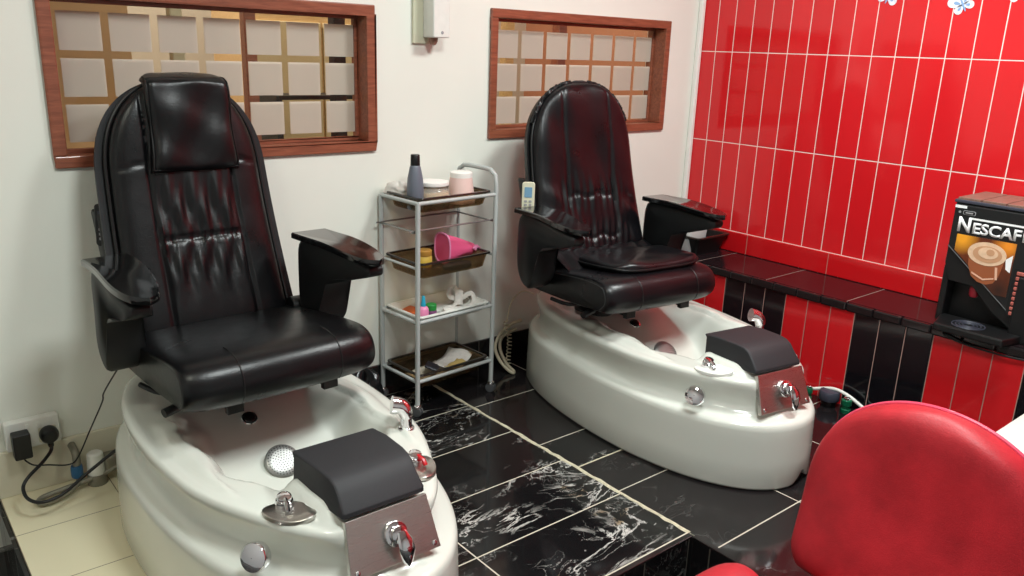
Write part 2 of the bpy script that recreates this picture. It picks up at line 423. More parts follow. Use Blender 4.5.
struct(m.build('trim_4', M['edge'], smooth=False, bevel=.002), 'dark edge strip along the marble step', 'step edge')
M['marbleC'] = veined('small_veined_tile', (0, 1), 4, 4, (1.2, 1.2), .8, BLK, BLK)
struct(MB().box((1.98, 1.9045, .0004), (.256, .1975, .0010)).build('floor_tile', M['marbleC'], smooth=False), 'narrow veined black tile beside the far pedicure chair', 'floor tile')
struct(MB().box((1.98, 1.803, .0005), (.256, .006, .0012)).build('trim_7', M['groutline'], smooth=False), 'short grout line beside the far pedicure chair', 'grout line')
# thick cream grout between the two black floors
m = MB(); pts = []
y = PYF + .005
while y < WY - .02:
    pts.append((PXM + random.uniform(-.003, .003), y)); y += .03
R = []
for x, y in pts:
    w = .008 + random.uniform(-.002, .003); R.append([V(x - w, y, -.001), V(x - w * .5, y, .0025), V(x + w * .5, y, .0025), V(x + w, y, -.001)])
m.rings(R)
struct(m.build('trim_5', M['groutline']), 'thick cream grout line across the black floor', 'grout line')
# skirtings
struct(MB().box(((PX0 + 1.24) / 2, WY - .007, .076), (1.24 - PX0, .014, .152)).build('baseboard_left', M['creamskirt'], smooth=False, bevel=.003), 'cream tile skirting below the socket', 'skirting')
struct(MB().box(((1.24 + 3.134) / 2, WY - .007, .07), (3.134 - 1.24, .014, .14)).build('baseboard_back', M['blackskirt'], smooth=False, bevel=.003), 'black tile skirting behind the trolley', 'skirting')
struct(MB().box((WX - .006, (WY + YF) / 2, .498), (.012, WY - YF - .02, .101)).build('baseboard_right', M['redskirt'], smooth=False, bevel=.003), 'long red skirting tiles above the bench', 'skirting')
struct(MB().box((WX - .014, WY - .014, 1.67), (.026, .026, 2.24)).build('trim_6', M['trimwhite'], smooth=False, bevel=.006), 'white corner strip where red tiles meet the cream wall', 'corner trim')

# windows ---------------------------------------------------------
def window(idx, W, cols, rows, film, label):
    x0, x1, z0, z1 = W
    w = empty('window_%d' % idx, ((x0 + x1) / 2, WY, z0)); struct(w, label, 'window')
    ox, oy, oz = -(x0 + x1) / 2, -WY, -z0
    L = lambda x, y, z: (x + ox, y + oy, z + oz)
    f = MB()
    yf, yb = WY - .014, WY + .105
    for a, b, c, d in ((x0, x1, z0, z0 + FR), (x0, x1, z1 - FR, z1), (x0, x0 + FR, z0 + FR, z1 - FR), (x1 - FR, x1, z0 + FR, z1 - FR)):
        f.box(L((a + b) / 2, (yf + yb) / 2, (c + d) / 2), (b - a, yb - yf, d - c))
    f.build('window_frame', M['wood'], w, smooth=False, bevel=.004)
    s = MB(); i = .012
    for a, b, c, d in ((x0 + FR, x1 - FR, z0 + FR, z0 + FR + i), (x0 + FR, x1 - FR, z1 - FR - i, z1 - FR), (x0 + FR, x0 + FR + i, z0 + FR + i, z1 - FR - i), (x1 - FR - i, x1 - FR, z0 + FR + i, z1 - FR - i)):
        s.box(L((a + b) / 2, WY + .068, (c + d) / 2), (b - a, .022, d - c))
    s.build('glazing_bead', M['wood'], w, smooth=False, bevel=.002)
    pm = frosted(film[0] + ox, film[1] + ox, film[2] + oz, film[3] + oz, cols, rows, 'frosted_square_glass_%d' % idx)
    MB().box(L((x0 + x1) / 2, WY + .068, (z0 + z1) / 2), (x1 - x0 - 2 * FR - .004, .006, z1 - z0 - 2 * FR - .004)).build('window_pane', pm, w, smooth=False)
window(1, W1, 7, 3, (.552, 1.560, 1.068, 1.476), 'window_of_frosted_squares behind the near pedicure chair'.replace('_', ' '))
window(2, W2, 7, 3, (2.200, 3.215, 1.076, 1.488), 'window of frosted squares behind the far pedicure chair')

# room seen through the glass --------------------------------------
struct(MB().box((1.85, 5.05, 1.3), (4.8, .1, 3.0)).build('wall_beyond', M['grey_room'], smooth=False), 'tan far wall of the room behind the windows', 'wall')
struct(MB().box((-.55, 3.92, 1.3), (.1, 2.16, 3.0)).build('wall_beyond_left', M['tan'], smooth=False), 'tan side wall of the room behind the windows', 'wall')
struct(MB().box((4.3, 3.92, 1.3), (.1, 2.16, 3.0)).build('wall_beyond_right', M['brownwall'], smooth=False), 'brown right wall of the room behind the windows', 'wall')
struct(MB().box((1.85, 3.92, -.1), (4.8, 2.16, .1)).build('floor_beyond', M['creamtile'], smooth=False), 'cream floor of the room behind the windows', 'floor')
struct(MB().box((1.85, 3.92, 2.8), (4.8, 2.16, .1)).build('ceiling_beyond', M['ceil'], smooth=False), 'ceiling of the room behind the windows', 'ceiling')
struct(MB().box((.55, 3.42, 1.3), (.75, .08, 2.7)).build('wall_partition', M['tan'], smooth=False), 'tan partition seen through the near window', 'wall')

def room_post(name, x, y, w, mat, label, cat, z1=2.7):
    m = MB(); m.box((x, y, z1 / 2 - .03), (w, w, z1)); m.box((x, y, .02), (w * 1.5, w * 1.5, .08)); m.box((x, y, z1 - .06), (w * 1.4, w * 1.4, .06))
    tag(m.build(name, mat, smooth=False, bevel=.004), label, cat)
room_post('post', 1.035, 3.20, .045, M['cream_plastic'], 'cream post seen through the near window left of the chair top', 'post')
room_post('post', 1.40, 3.42, .05, M['wood'], 'brown post seen through the near window right of the chair top', 'post')
room_post('post', 1.90, 3.60, .06, M['dark'], 'dark post seen through the right third of the near window', 'post')
# cabinet with a lit cream top seen in the right half
cb = empty('cabinet', (2.15, 4.45, -.05)); tag(cb, 'cream cabinet seen through the right of the near window', 'cabinet')
MB().box((0, 0, .8), (.9, .4, 1.6)).build('carcass', M['wood_light'], cb, smooth=False, bevel=.004)
for s in (-1, 1):
    d = MB().box((s * .223, -.206, .8), (.43, .018, 1.5)).build('door', M['creamdoor'], cb, smooth=False, bevel=.004)
    MB().tube([(s * .05, -.222, .74), (s * .05, -.24, .76), (s * .05, -.24, .9), (s * .05, -.222, .92)], .006, 8).build('handle', M['chrome'], d)
# dark display rack low at the right of window 1
rk = empty('display_rack', (1.95, 3.85, -.05)); tag(rk, 'dark display rack seen low in the near window', 'rack')
for s in (-1, 1):
    MB().box((s * .28, 0, .6), (.03, .2, 1.2)).build('side_panel', M['black'], rk, smooth=False, bevel=.002)
for z in (.3, .62, .92, 1.19):
    MB().box((0, 0, z), (.53, .2, .02)).build('shelf', M['black'], rk, smooth=False, bevel=.002)
# wooden door frame seen through window 2
df = empty('door_frame', (4.0, 4.9, -.05)); tag(df, 'brown door frame seen through the far window', 'door frame')
for s in (-1, 1):
    MB().box((s * .42, 0, 1.05), (.09, .14, 2.1)).build('jamb', M['wood'], df, smooth=False, bevel=.004)
MB().box((0, 0, 2.15), (.93, .14, .1)).build('lintel', M['wood'], df, smooth=False, bevel=.004)
room_post('post', 2.62, 3.22, .05, M['wood_light'], 'pale wooden post seen in the left of the far window', 'post')
room_post('post', 3.22, 3.50, .06, M['wood'], 'brown post seen in the middle of the far window', 'post')

# ------------------------------------------------------------------ pedicure chairs
TW, TA, TB, TN, TM, TP, TQ = .380, .800, .605, 2.18, 2.147, 2.2, 2.85
def outline(n=168):
    pts = []
    for i in range(n):
        th = 2 * PI * i / n; s, c = math.sin(th), math.cos(th); sg = 1 if c >= 0 else -1
        if s < 0: y = -TA * abs(s) ** (2 / TN); x = sg * TW * abs(c) ** (2 / TM)
        else: y = TB * abs(s) ** (2 / TP); x = sg * TW * abs(c) ** (2 / TQ)
        pts.append(Vector((x, y)))
    # even spacing
    L = [0]
    for i in range(n): L.append(L[-1] + (pts[(i + 1) % n] - pts[i]).length)
    out = []; j = 0
    for k in range(n):
        d = L[-1] * k / n
        while L[j + 1] < d: j += 1
        t = (d - L[j]) / max(1e-9, L[j + 1] - L[j]); out.append(pts[j].lerp(pts[(j + 1) % n], t))
    return out
OUT = outline()
NRM = []
for i in range(len(OUT)):
    t = (OUT[(i + 1) % len(OUT)] - OUT[i - 1]).normalized(); NRM.append(Vector((t.y, -t.x)))
def off(d): return [p - q * d for p, q in zip(OUT, NRM)]
def front_limit(z): return -(.742 - .43 * (z - .255))
def smax(a, b, k=.02):
    h = max(k - abs(a - b), 0) / k; return max(a, b) + h * h * k * .25
def top_z(x, y):
    z = .37
    z += .032 * sstep(.160, .122, abs(x)) * sstep(-.40, -.48, y)                    # console under the foot cushion
    wob = .010 * math.sin(y * 26 + .6)
    ax = abs(x) + wob * sstep(-.45, -.3, y) * sstep(.1, 0, y)
    hw = .240 - .075 * sstep(-.25, -.45, y)
    S = sstep(hw, hw - .085, ax) * sstep(-.47, -.41, y) * sstep(.22, -.46, y)
    z += .016 * sstep(.34, .27, ax) * sstep(.24, .25, ax) * sstep(-.50, -.40, y) * sstep(.12, .0, y)
    z -= .235 * S
    z -= .012 * sstep(.1, .3, y) * sstep(.30, .22, abs(x))
    return z
def make_tub(root):
    R = []
    prof = [(.003, .005), (.0, .012), (.002, .10), (.005, .18), (.006, .214), (.008, .228), (.014, .237), (.024, .241), (.038, .2425), (.047, .247), (.052, .258), (.052, .28), (.046, .31), (.038, .335), (.034, .352), (.037, .364), (.047, .3695), (.06, .370)]
    for d, z in prof:
        ring = []
        for p, q_ in zip(off(d), NRM):
            if z > .2425:
                ex = .024 * sstep(-.28, -.58, p.y) * sstep(.242, .262, z); p = p - q_ * ex
            yy = p.y
            if z > .255: yy = smax(p.y, front_limit(z), .03)
            ring.append(V(p.x, yy, z + (.045 * math.exp(-((p.x - .060) / .030) ** 2) if (z < .05 and p.y < -.5) else 0)))
        R.append(ring)
    last = R[-1]; c = V(0, -.14, 0); K = 46
    for k in range(1, K + 1):
        t = k / K; ring = []
        for p in last:
            x, y = p.x + (c.x - p.x) * t, p.y + (c.y - p.y) * t
            w = sstep(0, .12, t)
            z = p.z + (top_z(x, y) - p.z) * w
            ring.append(V(x, y, z))
        R.append(ring)
    m = MB(); m.rings(R, True, True, False)
    o = m.build('tub', M['tub'], root, angle=80)
    g = MB(); g.rings([[V(p.x, p.y, z) for p in off(.018)] for z in (0.0, .075)]); g.build('floor_gap_shade', M['gap_shade'], root)  # black band paints the shade in the gap and notch below the tub
    return o

def fr(phi, cx, cy):
    cr, sr = math.cos(phi), math.sin(phi)
    return lambda x, y, z: V(cx + cr * x - sr * y, cy + sr * x + cr * y, z)

def lean(s):
    """height 0..1 along the backrest -> (y, z)"""
    z = .50 + .776 * s
    y = .285 + .20 * s + .03 * math.sin(PI * s) - .0
    return y, z
LN = V(0, -.965, .26)       # outward (front) normal of the backrest
def bw(s):
    w = .246 - .030 * s
    if s > .64: w *= max(0, 1 - ((s - .64) / .36) ** 2.5) ** .47
    if s < .05: w *= .9 + .1 * (s / .05)
    return w

def backpad(F, grow, hf, hb, wr, nu=72, nv=90, s0=0.0, s1=1.0, sh=0.0):
    R = []
    for j in range(nv + 1):
        t = .5 - .5 * math.cos(PI * (j / nv)); s = s0 + (s1 - s0) * t
        e = max(0, 1 - abs(2 * t - 1) ** 10) ** .5
        w = max(bw(min(1, max(0, s))) , 0) * (1 + grow) + (grow * .25 if s < 1 else 0)
        w *= 1 if t < .999 else 0
        ring = []
        y, z = lean(s)
        for i in range(nu):
            u = -math.cos(PI * i / (nu - 1))
            h = hf * (max(0, 1 - abs(u) ** 7) ** .45) * e + wr(u * w, s) * e * (1 - abs(u) ** 8)
            ring.append(F(*(V(u * w, y, z) + LN * (h + sh))))
        for i in range(nu):
            u = math.cos(PI * i / (nu - 1))
            h = -hb * (max(0, 1 - abs(u) ** 3) ** .5) * (e ** 2)
            ring.append(F(*(V(u * w, y, z) + LN * (h + sh))))
        R.append(ring)
    m = MB(); m.rings(R); return m

def wr_near(x, s):
    g = 0
    xs = .118 + .014 * (1 - s)
    g -= .010 * math.exp(-((abs(x) - xs) / .005) ** 2)
    inside = sstep(xs + .004, xs - .012, abs(x))
    sg = .39                                        # gathered stitch line
    d = s - sg
    near_ = math.exp(-(d / .045) ** 2); up = math.exp(-((d - .12) / .11) ** 2); dn = math.exp(-((d + .10) / .09) ** 2)
    g += inside * near_ * .0042 * math.sin(x * 250 + 2 * math.sin(x * 60) + .8)
    g += inside * up * (.0062 * math.sin(x * 88 + 1.3 * math.sin(s * 13) + .6) + .003 * math.sin(x * 170 - s * 16))
    g += inside * dn * (.0050 * math.sin(x * 96 + 2.4 * math.sin(s * 9) + 2.1) + .0022 * math.sin(x * 200 + s * 20))
    g -= inside * .008 * math.exp(-(d / .009) ** 2)
    g += inside * .006
    g -= .006 * math.exp(-((s - (.665 - .25 * (abs(x) - .2))) / .006) ** 2) * sstep(.12, .15, abs(x))
    return g
def wr_far(x, s):
    g = .0
    for sg, a in ((.42, .9), (.21, .8)):
        fold = math.sin(x * 190 + 2.2 * math.sin(s * 11) + sg * 9) + .6 * math.sin(x * 96 + 1.1)
        g += fold * a * (.0055 * math.exp(-((s - sg) / .075) ** 2)) * sstep(.21, .12, abs(x))
        g -= .007 * math.exp(-((s - sg - .01 * math.sin(x * 60)) / .009) ** 2) * sstep(.13, .09, abs(x))
    g -= .006 * math.exp(-((abs(x) - .115) / .006) ** 2) * sstep(.2, .3, s)
    g += .004 * math.sin(x * 34 + 5 * s) * sstep(.15, .4, s) + .003 * math.sin(17 * s + x * 22)
    g += .006 * math.sin(s * 46 + x * 30) * sstep(.13, .19, abs(x)) * sstep(.6, .3, s)
    return g

def outline_curve(F, grow, h, n=70, s0=.06, s1=.9985):
    L, Rr = [], []
    for k in range(n + 1):
        t = k / n; s = s0 + (s1 - s0) * (1 - (1 - t) ** 2.2)
        y, z = lean(s); w = bw(s) * (1 + grow) + grow * .25
        L.append(F(*(V(-w, y, z) + LN * h))); Rr.append(F(*(V(w, y, z) + LN * h)))
    return L + Rr[::-1]

def seat_mesh(F):
    prof = [(-.165, .487), (-.190, .492), (-.208, .515), (-.212, .545), (-.200, .580), (-.172, .603), (-.12, .612), (-.04, .606), (.06, .594), (.16, .580), (.26, .566), (.33, .555), (.36, .54), (.365, .50), (.34, .470), (.2, .466), (.0, .474)]
    prof = [Vector(p) for p in prof]
    pr = []
    P3 = catmull([V(0, a, b) for a, b in prof], 4, True)
    cy, cz = .06, .54
    R = []
    for k in range(41):
        u = -math.cos(PI * k / 40); x = .279 * u
        e = max(0, 1 - abs(u) ** 9) ** .5
        ring = []
        for p in P3:
            sc_ = .80 + .20 * e
            dy, dz = (p.y - cy), (p.z - cz)
            bul = 1.0
            zz = cz + dz * sc_; yy = cy + dy * (.90 + .10 * e)
            if p.y < -.1:   # front roll is bowed forward a little in the middle
                yy -= .018 * (1 - u * u)
            ring.append(F(x, yy, zz + (.006 * (1 - u * u) if dz > 0 else 0)))
        R.append(ring)
    m = MB(); m.rings(R); return m
def seat_seam(F, x):
    P = [(-.190, .492), (-.208, .515), (-.212, .545), (-.200, .580), (-.172, .603), (-.12, .612), (-.09, .6115)]
    u = x / .279
    return [F(x, a - .018 * (1 - u * u), b + .006 * (1 - u * u) * (b > .54)) for a, b in P]

def arm(root, F, s):
    # side panel outline in (y, z)
    P = [(.235, .792), (.10, .797), (-.02, .785), (-.100, .770), (-.112, .752), (-.100, .736), (-.05, .722), (.03, .706), (.085, .680), (.106, .63), (.118, .57), (.138, .527), (.175, .510), (.222, .535), (.250, .60), (.258, .70)]
    C = catmull([V(0, a, b) for a, b in P], 5, True)
    wide = .0 if root['label'].startswith('black leather') else .022
    def xc(y): return .308 + wide + .026 * sstep(.23, -.12, y)
    R = []
    for h, k in ((-1, .88), (-.9, .955), (-.7, 1), (.0, 1.0), (.7, 1), (.9, .955), (1, .88)):
        ring = []
        for p in C:
            y = .09 + (p.y - .09) * k; z = .68 + (p.z - .68) * k
            hw = .046 - .014 * sstep(.0, -.12, y) + .006 * sstep(.68, .56, z)
            ring.append(F(s * (xc(y) + h * hw), y, z))
        R.append(ring)
    a = MB().rings(R).build('armrest', M['plastic'], root, angle=50)
    # leaf-shaped glossy top plate
    pl = []
    for i in range(25):
        y = .25 - .40 * i / 24; t = i / 24
        w = .062 * (max(0, 1 - t ** 4.5)) ** .5
        pl.append((xc(y) - .012 * t, w, y))
    R = []
    for z, k in ((.795, .94), (.797, 1), (.811, 1), (.8145, .93)):
        ring = [F(s * (c + w * k), y, z - .016 * sstep(.12, -.14, y) + .004 * math.sin(PI * i / 24)) for i, (c, w, y) in enumerate(pl)]
        ring += [F(s * (c - w * k), y, z - .016 * sstep(.12, -.14, y) + .004 * math.sin(PI * i / 24)) for i, (c, w, y) in reversed(list(enumerate(pl)))]
        R.append(ring)
    t = MB().rings(R).build('armrest_top', M['gloss'], a, angle=40); t['label'] = 'glossy black top plate'

def disc(m, c, r, h, axis, n=26, dome=.15):
    ax = Vector(axis).normalized(); q = Vector((0, 0, 1)).rotation_difference(ax).to_matrix()
    m.lathe([(r * .98, 0), (r, h * .2), (r, h * .7), (r * .93, h * .93), (r * .6, h * (1 + dome * .7)), (0.001, h * (1 + dome))], c, n, q, True, False); return m

def pedicure_chair(loc, rz, phi, cx, cy, near, label):
    root = empty('pedicure_chair', loc, rz); tag(root, label, 'pedicure chair', 'pedicure chairs on the tiled platform')
    F = fr(phi, cx, cy)
    lt = M['leather'] if near else M['leather_b']
    tub = make_tub(root)
    # ---- console cushion, panel, taps
    R = []
    sec = [(-.450, .388), (-.445, .445), (-.435, .455), (-.50, .463), (-.585, .466), (-.618, .463), (-.640, .452), (-.655, .435), (-.684, .402), (-.684, .390), (-.655, .387), (-.60, .386), (-.52, .386)]
    for h, k in ((-1, .94), (-.97, .985), (-.92, 1), (.92, 1), (.97, .985), (1, .94)):
        ring = []
        for y, z in sec:
            wx = .113 - .010 * sstep(-.5, -.68, y) + .006 * sstep(.44, .39, z)
            ring.append(V(h * wx, -.565 + (y + .565) * k, .425 + (z - .425) * k))
        R.append(ring)
    MB().rings(R).build('foot_cushion', M['foam'], root, bevel=.004, angle=50)
    # sloped plate
    a = V(0, -.735, .266); b = V(0, -.688, .388); n = V(0, -.932, .36)
    def pn(x, t, h): return V(x, 0, 0) + a.lerp(b, t) + n * h
    poly = [(-.118, 0), (.118, 0), (.106, 1), (-.106, 1)]
    pl = MB().prism(poly, -.012, .004, pn).build('control_panel', M['steel'], root, smooth=False, bevel=.0015)
    pl['label'] = 'sloping brushed steel plate'
    for x, t in ((-.100, .1), (.102, .1)):
        disc(MB(), pn(x, t, .004), .006, .003, n).build('screw', M['chrome'], pl)
    kb = MB(); disc(kb, pn(.006, .52, .002), .030, .014, n); disc(kb, pn(.006, .52, .014), .021, .018, n)
    kb = kb.build('control_knob', M['chrome'], pl)
    lv = MB(); R = []
    for t, w, h in ((0, .012, .034), (.25, .019, .042), (.55, .020, .042), (.85, .013, .034), (1, .004, .028)):
        p = pn(.010 + .002 * t, .58 - .62 * t, 0)
        R.append([p + V(w * math.cos(q), 0, 0) + n * (h + .008 * math.sin(q)) for q in [2 * PI * i / 14 for i in range(14)]])
    lv.rings(R).build('lever', M['chrome'], pl)
    # taps left and right on the shoulders
    for s in (-1, 1):
        x, y = s * .178, -.545; z = top_z(s * .178, -.545)
        plate = MB(); R = []; ca, sa = math.cos(.62), math.sin(.62) * s
        for k, h in ((1, -.006), (1, .0035), (.95, .0055), (.5, .0055)):
            ring = []
            for q in [2 * PI * i / 40 for i in range(40)]:
                e, g = .036 * math.cos(q) * k, .066 * math.sin(q) * k
                px, py = x + e * ca + g * sa, y - .018 + g * ca - e * sa
                ring.append(V(px, py, .371 + h + .010 * sstep(.20, .14, abs(px))))
            R.append(ring)
        tp = plate.rings(R).build('tap_plate', M['steel'] if near else M['whiteplastic'], root)
        kn = MB(); disc(kn, (x - s * .002, y + .014, z + .004), .021, .022, (0, -.15, 1)); disc(kn, (x - s * .002, y + .012, z + .026), .017, .010, (0, -.25, 1))
        kn.build('tap_knob', M['chrome'], tp)
        g = MB(); g.tube([(x, y + .002, z + .03), (x + s * .004, y - .018, z + .026), (x + s * .006, y - .026, z + .014)], .006, 8); g.build('tap_lever', M['redcap'] if s > 0 else M['chrome'], tp)
    # pump button on the outer wall
    kb = MB(); disc(kb, (-.258, -.572, .300), .034, .024, (-.80, -.48, .36), 30, .1); kb.build('pump_button', M['chrome'], root)
    # hand shower on the right rim
    sx, sy = .268, -.345
    fb = MB(); disc(fb, (sx, sy, .366), .023, .012, (0, 0, 1)); fb.lathe([(.017, 0), (.0155, .02), (.0165, .04)], (sx, sy, .374), 20)
    fb = fb.build('hand_shower', M['chrome'], root)
    hd = MB(); hd.tube([(sx, sy, .408), (sx - .003, sy, .424), (sx - .014, sy + .008, .440), (sx - .036, sy + .018, .446)], lambda t: .0180 + .008 * t, 16, 4)
    hd.build('shower_head', M['chrome'], fb)
    # jet grille on the sloping wall of the basin, overflow cap on the deck
    jx = -.006; jy = -.125; jz = top_z(jx, jy)
    jm = MB(); disc(jm, (jx, jy, jz + .006), .050, .014, (0, -.66, .75), 40, .1)
    jm = jm.build('jet_cover', M['jetsteel'], root)
    dm = MB()
    q = Vector((0, 0, 1)).rotation_difference(V(0, -.66, .75)).to_matrix()
    for rr, cnt in ((.001, 1), (.008, 6), (.015, 11), (.022, 16), (.029, 21), (.036, 26), (.0425, 30)):
        for i in range(cnt):
            p = q @ V(rr * math.cos(2 * PI * i / cnt), rr * math.sin(2 * PI * i / cnt), .0152 if rr < .031 else .0143 if rr < .04 else .0134)
            dm.lathe([(.0017, 0), (.0017, .0008)], V(jx, jy, jz + .006) + p, 6, q)
    dm.build('jet_holes', M['dark'], jm)
    oz = top_z(-.03, .045)
    om = MB(); disc(om, (-.03, .045, oz - .004), .024, .010, (0, -.5, .87), 28); om = om.build('overflow_cap', M['chrome'], root)
    om2 = MB(); disc(om2, (-.03, .0405, oz + .005), .0165, .004, (0, -.5, .87), 24); om2.build('cap_center', M['black'], om)
    # ---- seat
    seat = seat_mesh(F).build('seat', lt, root, angle=70)
    for x in (-.135, .15):
        MB().tube(seat_seam(F, x), .0022, 8, 4).build('seat_seam', M['piping'], seat)
    for s in (-1, 1):
        P = [(-.155, .50), (-.182, .53), (-.178, .565), (-.15, .588), (-.05, .590), (.1, .575), (.3, .552)]
        MB().tube([F(s * .2765, a, b) for a, b in P], .0032, 8, 4).build('seat_piping', M['seam'] if not near else M['piping'], seat)
    # mount: plate, post, rails, levers
    mt = MB(); mt.box(F(0, .17, .455), (.34, .24, .03), phi)
    mt.lathe([(.085, 0), (.085, .03), (.06, .05), (.06, .11)], F(0, .20, .345), 28)
    mt = mt.build('seat_base', M['black'], root, bevel=.003)
    for x in (-.14, .14):
        r_ = MB(); r_.box(F(x, .0, .470), (.035, .34, .022), phi); r_.box(F(x, -.165, .470), (.045, .02, .035), phi); r_.build('rail', M['black'], mt, bevel=.002)
    MB().tube([F(-.14, .03, .470), F(-.20, .025, .466), F(-.255, .06, .460), F(-.285, .13, .468)], .0075, 10, 5).build('lever', M['black'], mt)
    MB().tube([F(-.15, -.045, .478), F(-.215, -.065, .472), F(-.245, -.073, .468)], .006, 10, 4).build('lever', M['black'], mt)
    MB().tube([F(-.235, -.070, .470), F(-.25, -.073, .468), F(-.295, -.084, .462)], .0125, 12, 3).build('lever_grip', M['black'], mt)
    # ---- backrest
    FB = F if near else (lambda x, y, z: F(x, y - .09, z))
    shell = backpad(FB, .07 if near else .09, .0, .105, lambda x, s: 0, 40, 60, 0, 1.0, -.004).build('back_shell', M['shell'], root, angle=70)
    pad = backpad(FB, .0 if near else .055, .048 if near else .052, .01, wr_near if near else wr_far, 100, 130).build('backrest', lt, root, angle=75)
    MB().tube(outline_curve(FB, .015 if near else .06, .008), .005, 8).build('back_piping', M['piping'], pad)
    if not near:
        # ruffled elastic hem along the top of the slip cover
        C = outline_curve(FB, .075, .006, 70, .80, .9985)
        P = []
        for i, p in enumerate(catmull(C, 3)):
            P.append(p + V(0, .004 * math.sin(i * .9), .004 * math.sin(i * 1.7)))
        MB().tube(P, .0075, 8).build('gathered_hem', M['shell'], pad)
    if near:
        # headrest flap draped over the top: thin rounded slab following the pad
        nx, ny, th = 24, 44, .026
        def fp(u, v, h):
            # v 0 behind the top ... 1 lower hem
            if v < .16:
                a = v / .16; s = .995
                y, z = lean(s); yy = y + .055 * (1 - a); zz = z + .012 + .008 * math.sin(PI * a) - .03 * (1 - a) ** 2
                p = V(0, yy - .035 * a * a, zz) ; nn = V(0, -.2 - .6 * a, .9 - .5 * a).normalized()
            else:
                a = (v - .16) / .84; s = .995 - .345 * a
                y, z = lean(s); hh = .050 + .012 * sstep(0, .12, a) - .006 * a
                p = V(0, y, z + .012 * (1 - a)) + LN * (hh - .014 * sstep(.08, 0, a)); nn = LN
            w = .117 + .016 * v - .03 * sstep(.16, .0, v) + .003 * math.sin(v * 7)
            wr = .004 * math.sin(u * 5 + v * 6) + .003 * math.sin(v * 13 - u * 3)
            q = p + nn * (h + wr * (1 if v > .2 else .3)); return F(u * w + .014, q.y, q.z - .008)
        R = []
        for j in range(ny + 1):
            v = j / ny; e = .35 + .65 * max(0, 1 - abs(2 * v - 1) ** 12) ** .5
            R.append([fp(-1 + 2 * i / nx, v, th * e * (max(0, 1 - abs(-1 + 2 * i / nx) ** 8) ** .5)) for i in range(nx + 1)] + [fp(1 - 2 * i / nx, v, -.012) for i in range(nx + 1)])
        hp = MB().rings(R).build('headrest', M['leather'], root, angle=60)
        MB().tube([fp(-.97, .14 + .845 * t / 20, .012) for t in range(21)] + [fp(-.97 + 1.94 * t / 16, .985, .012) for t in range(17)] + [fp(.97, .985 - .845 * t / 20, .012) for t in range(21)], .0028, 7).build('headrest_piping', M['piping'], hp)
    for s in (-1, 1): arm(root, F, s)
    # hinge side plates between back and arms
    for s in (-1, 1):
        MB().lathe([(.035, -.02), (.035, .02)], F(s * .262, .27, .56), 20, Matrix.Rotation(PI / 2, 3, 'Y')).build('hinge', M['black'], root, bevel=.003)
    # pouch on the left flank of the shell
    pz = MB(); R = []
    for z, k in ((.72, .7), (.75, .95), (.84, 1), (.885, 1.05), (.892, 1.0)):
        yb = .285 + .20 * ((z - .5) / .79) + (.11 if near else .02)
        R.append([F((-.225 if near else -.212) - .022 * k - .018 * k * math.cos(q), yb + .05 * k * math.sin(q), z) for q in [2 * PI * i / 20 for i in range(20)]])
    pz.rings(R).build('side_pouch', M['shell'], root)
    return root, F

near, FN = pedicure_chair((.853, 2.116, 0), -.007, .039, -.004, .025, True,
    'black leather pedicure chair with a flap headrest over white foot tub, nearer the socket')
far, FF = pedicure_chair((2.463, 2.062, 0), -.158, .057, -.112, .0, False,
    'black pedicure chair in a ruched slipcover on white foot tub, beside the red tiled bench')

def world(root, p):
    return Matrix.Translation(root.location) @ Matrix.Rotation(root.rotation_euler.z, 4, 'Z') @ Vector(p)

# loose pad on the far seat
def soft_pad(F, cx, cy, w, d, z0, hgt, slope, n=44):
    R = []
    for k in range(13):
        t = k / 12; a = PI * (t - .5)
        sc_ = (max(0, math.cos(a)) ** .42); zz = z0 + hgt * (.5 + .5 * math.sin(a))
        ring = []
        for i in range(n):
            q = 2 * PI * i / n; c, s = math.cos(q), math.sin(q)
            x = w * (1 if c > 0 else -1) * abs(c) ** .55; y = d * (1 if s > 0 else -1) * abs(s) ** .55
            x *= .80 + .20 * sc_ if k not in (0, 12) else .6; y *= .80 + .20 * sc_ if k not in (0, 12) else .6
            ring.append((cx + x, cy + y, zz + slope(cx + x, cy + y) + .004 * math.sin(q * 5) * (k > 5)))
        R.append([world(far, F(*p)) for p in ring])
    return R
pad_slope = lambda x, y: -.085 * (y + .15) - .012 * sstep(-.10, -.2, y)
sp = empty('seat_pad', world(far, FF(.03, .03, .60)))
inv = Matrix.Translation(-sp.location)
R = [[inv @ p for p in r] for r in soft_pad(FF, .035, .0, .225, .165, .614, .042, pad_slope)]
MB().rings(R).build('cushion', M['leather_b'], sp, angle=70)
ring = []
for i in range(60):
    q = 2 * PI * i / 60; c, s = math.cos(q), math.sin(q)
    x = .035 + .2265 * (1 if c > 0 else -1) * abs(c) ** .55; y = .1665 * (1 if s > 0 else -1) * abs(s) ** .55
    ring.append(inv @ world(far, FF(x, y, .635 + pad_slope(x, y))))
MB().tube(ring, .0045, 8, 0, True).build('piping', M['piping'], sp)
tag(sp, 'loose black leather pad lying on the seat of the slipcovered chair', 'cushion')

# slipcover tail draped at the foot of the far backrest (part of the chair)
tail = MB(); R = []
for k in range(15):
    t = k / 14; row = []
    for i in range(41):
        u = i / 40; x = -.262 + .50 * u
        y0 = .185 - .11 * t - .05 * t * (1 - u); z0 = .640 - .036 * t - .025 * t * (1 - u) ** 2
        z0 += .007 * math.sin(u * 46 + 3 * t) * (.4 + .6 * t); y0 += .008 * math.sin(u * 30) * t
        row.append(FF(x, y0, z0))
    R.append(row)
tail.rings(R, closed=False)
o = tail.build('slipcover_tail', M['leather_b'], far, angle=80)
b = o.modifiers.new('solid', 'SOLIDIFY'); b.thickness = .004

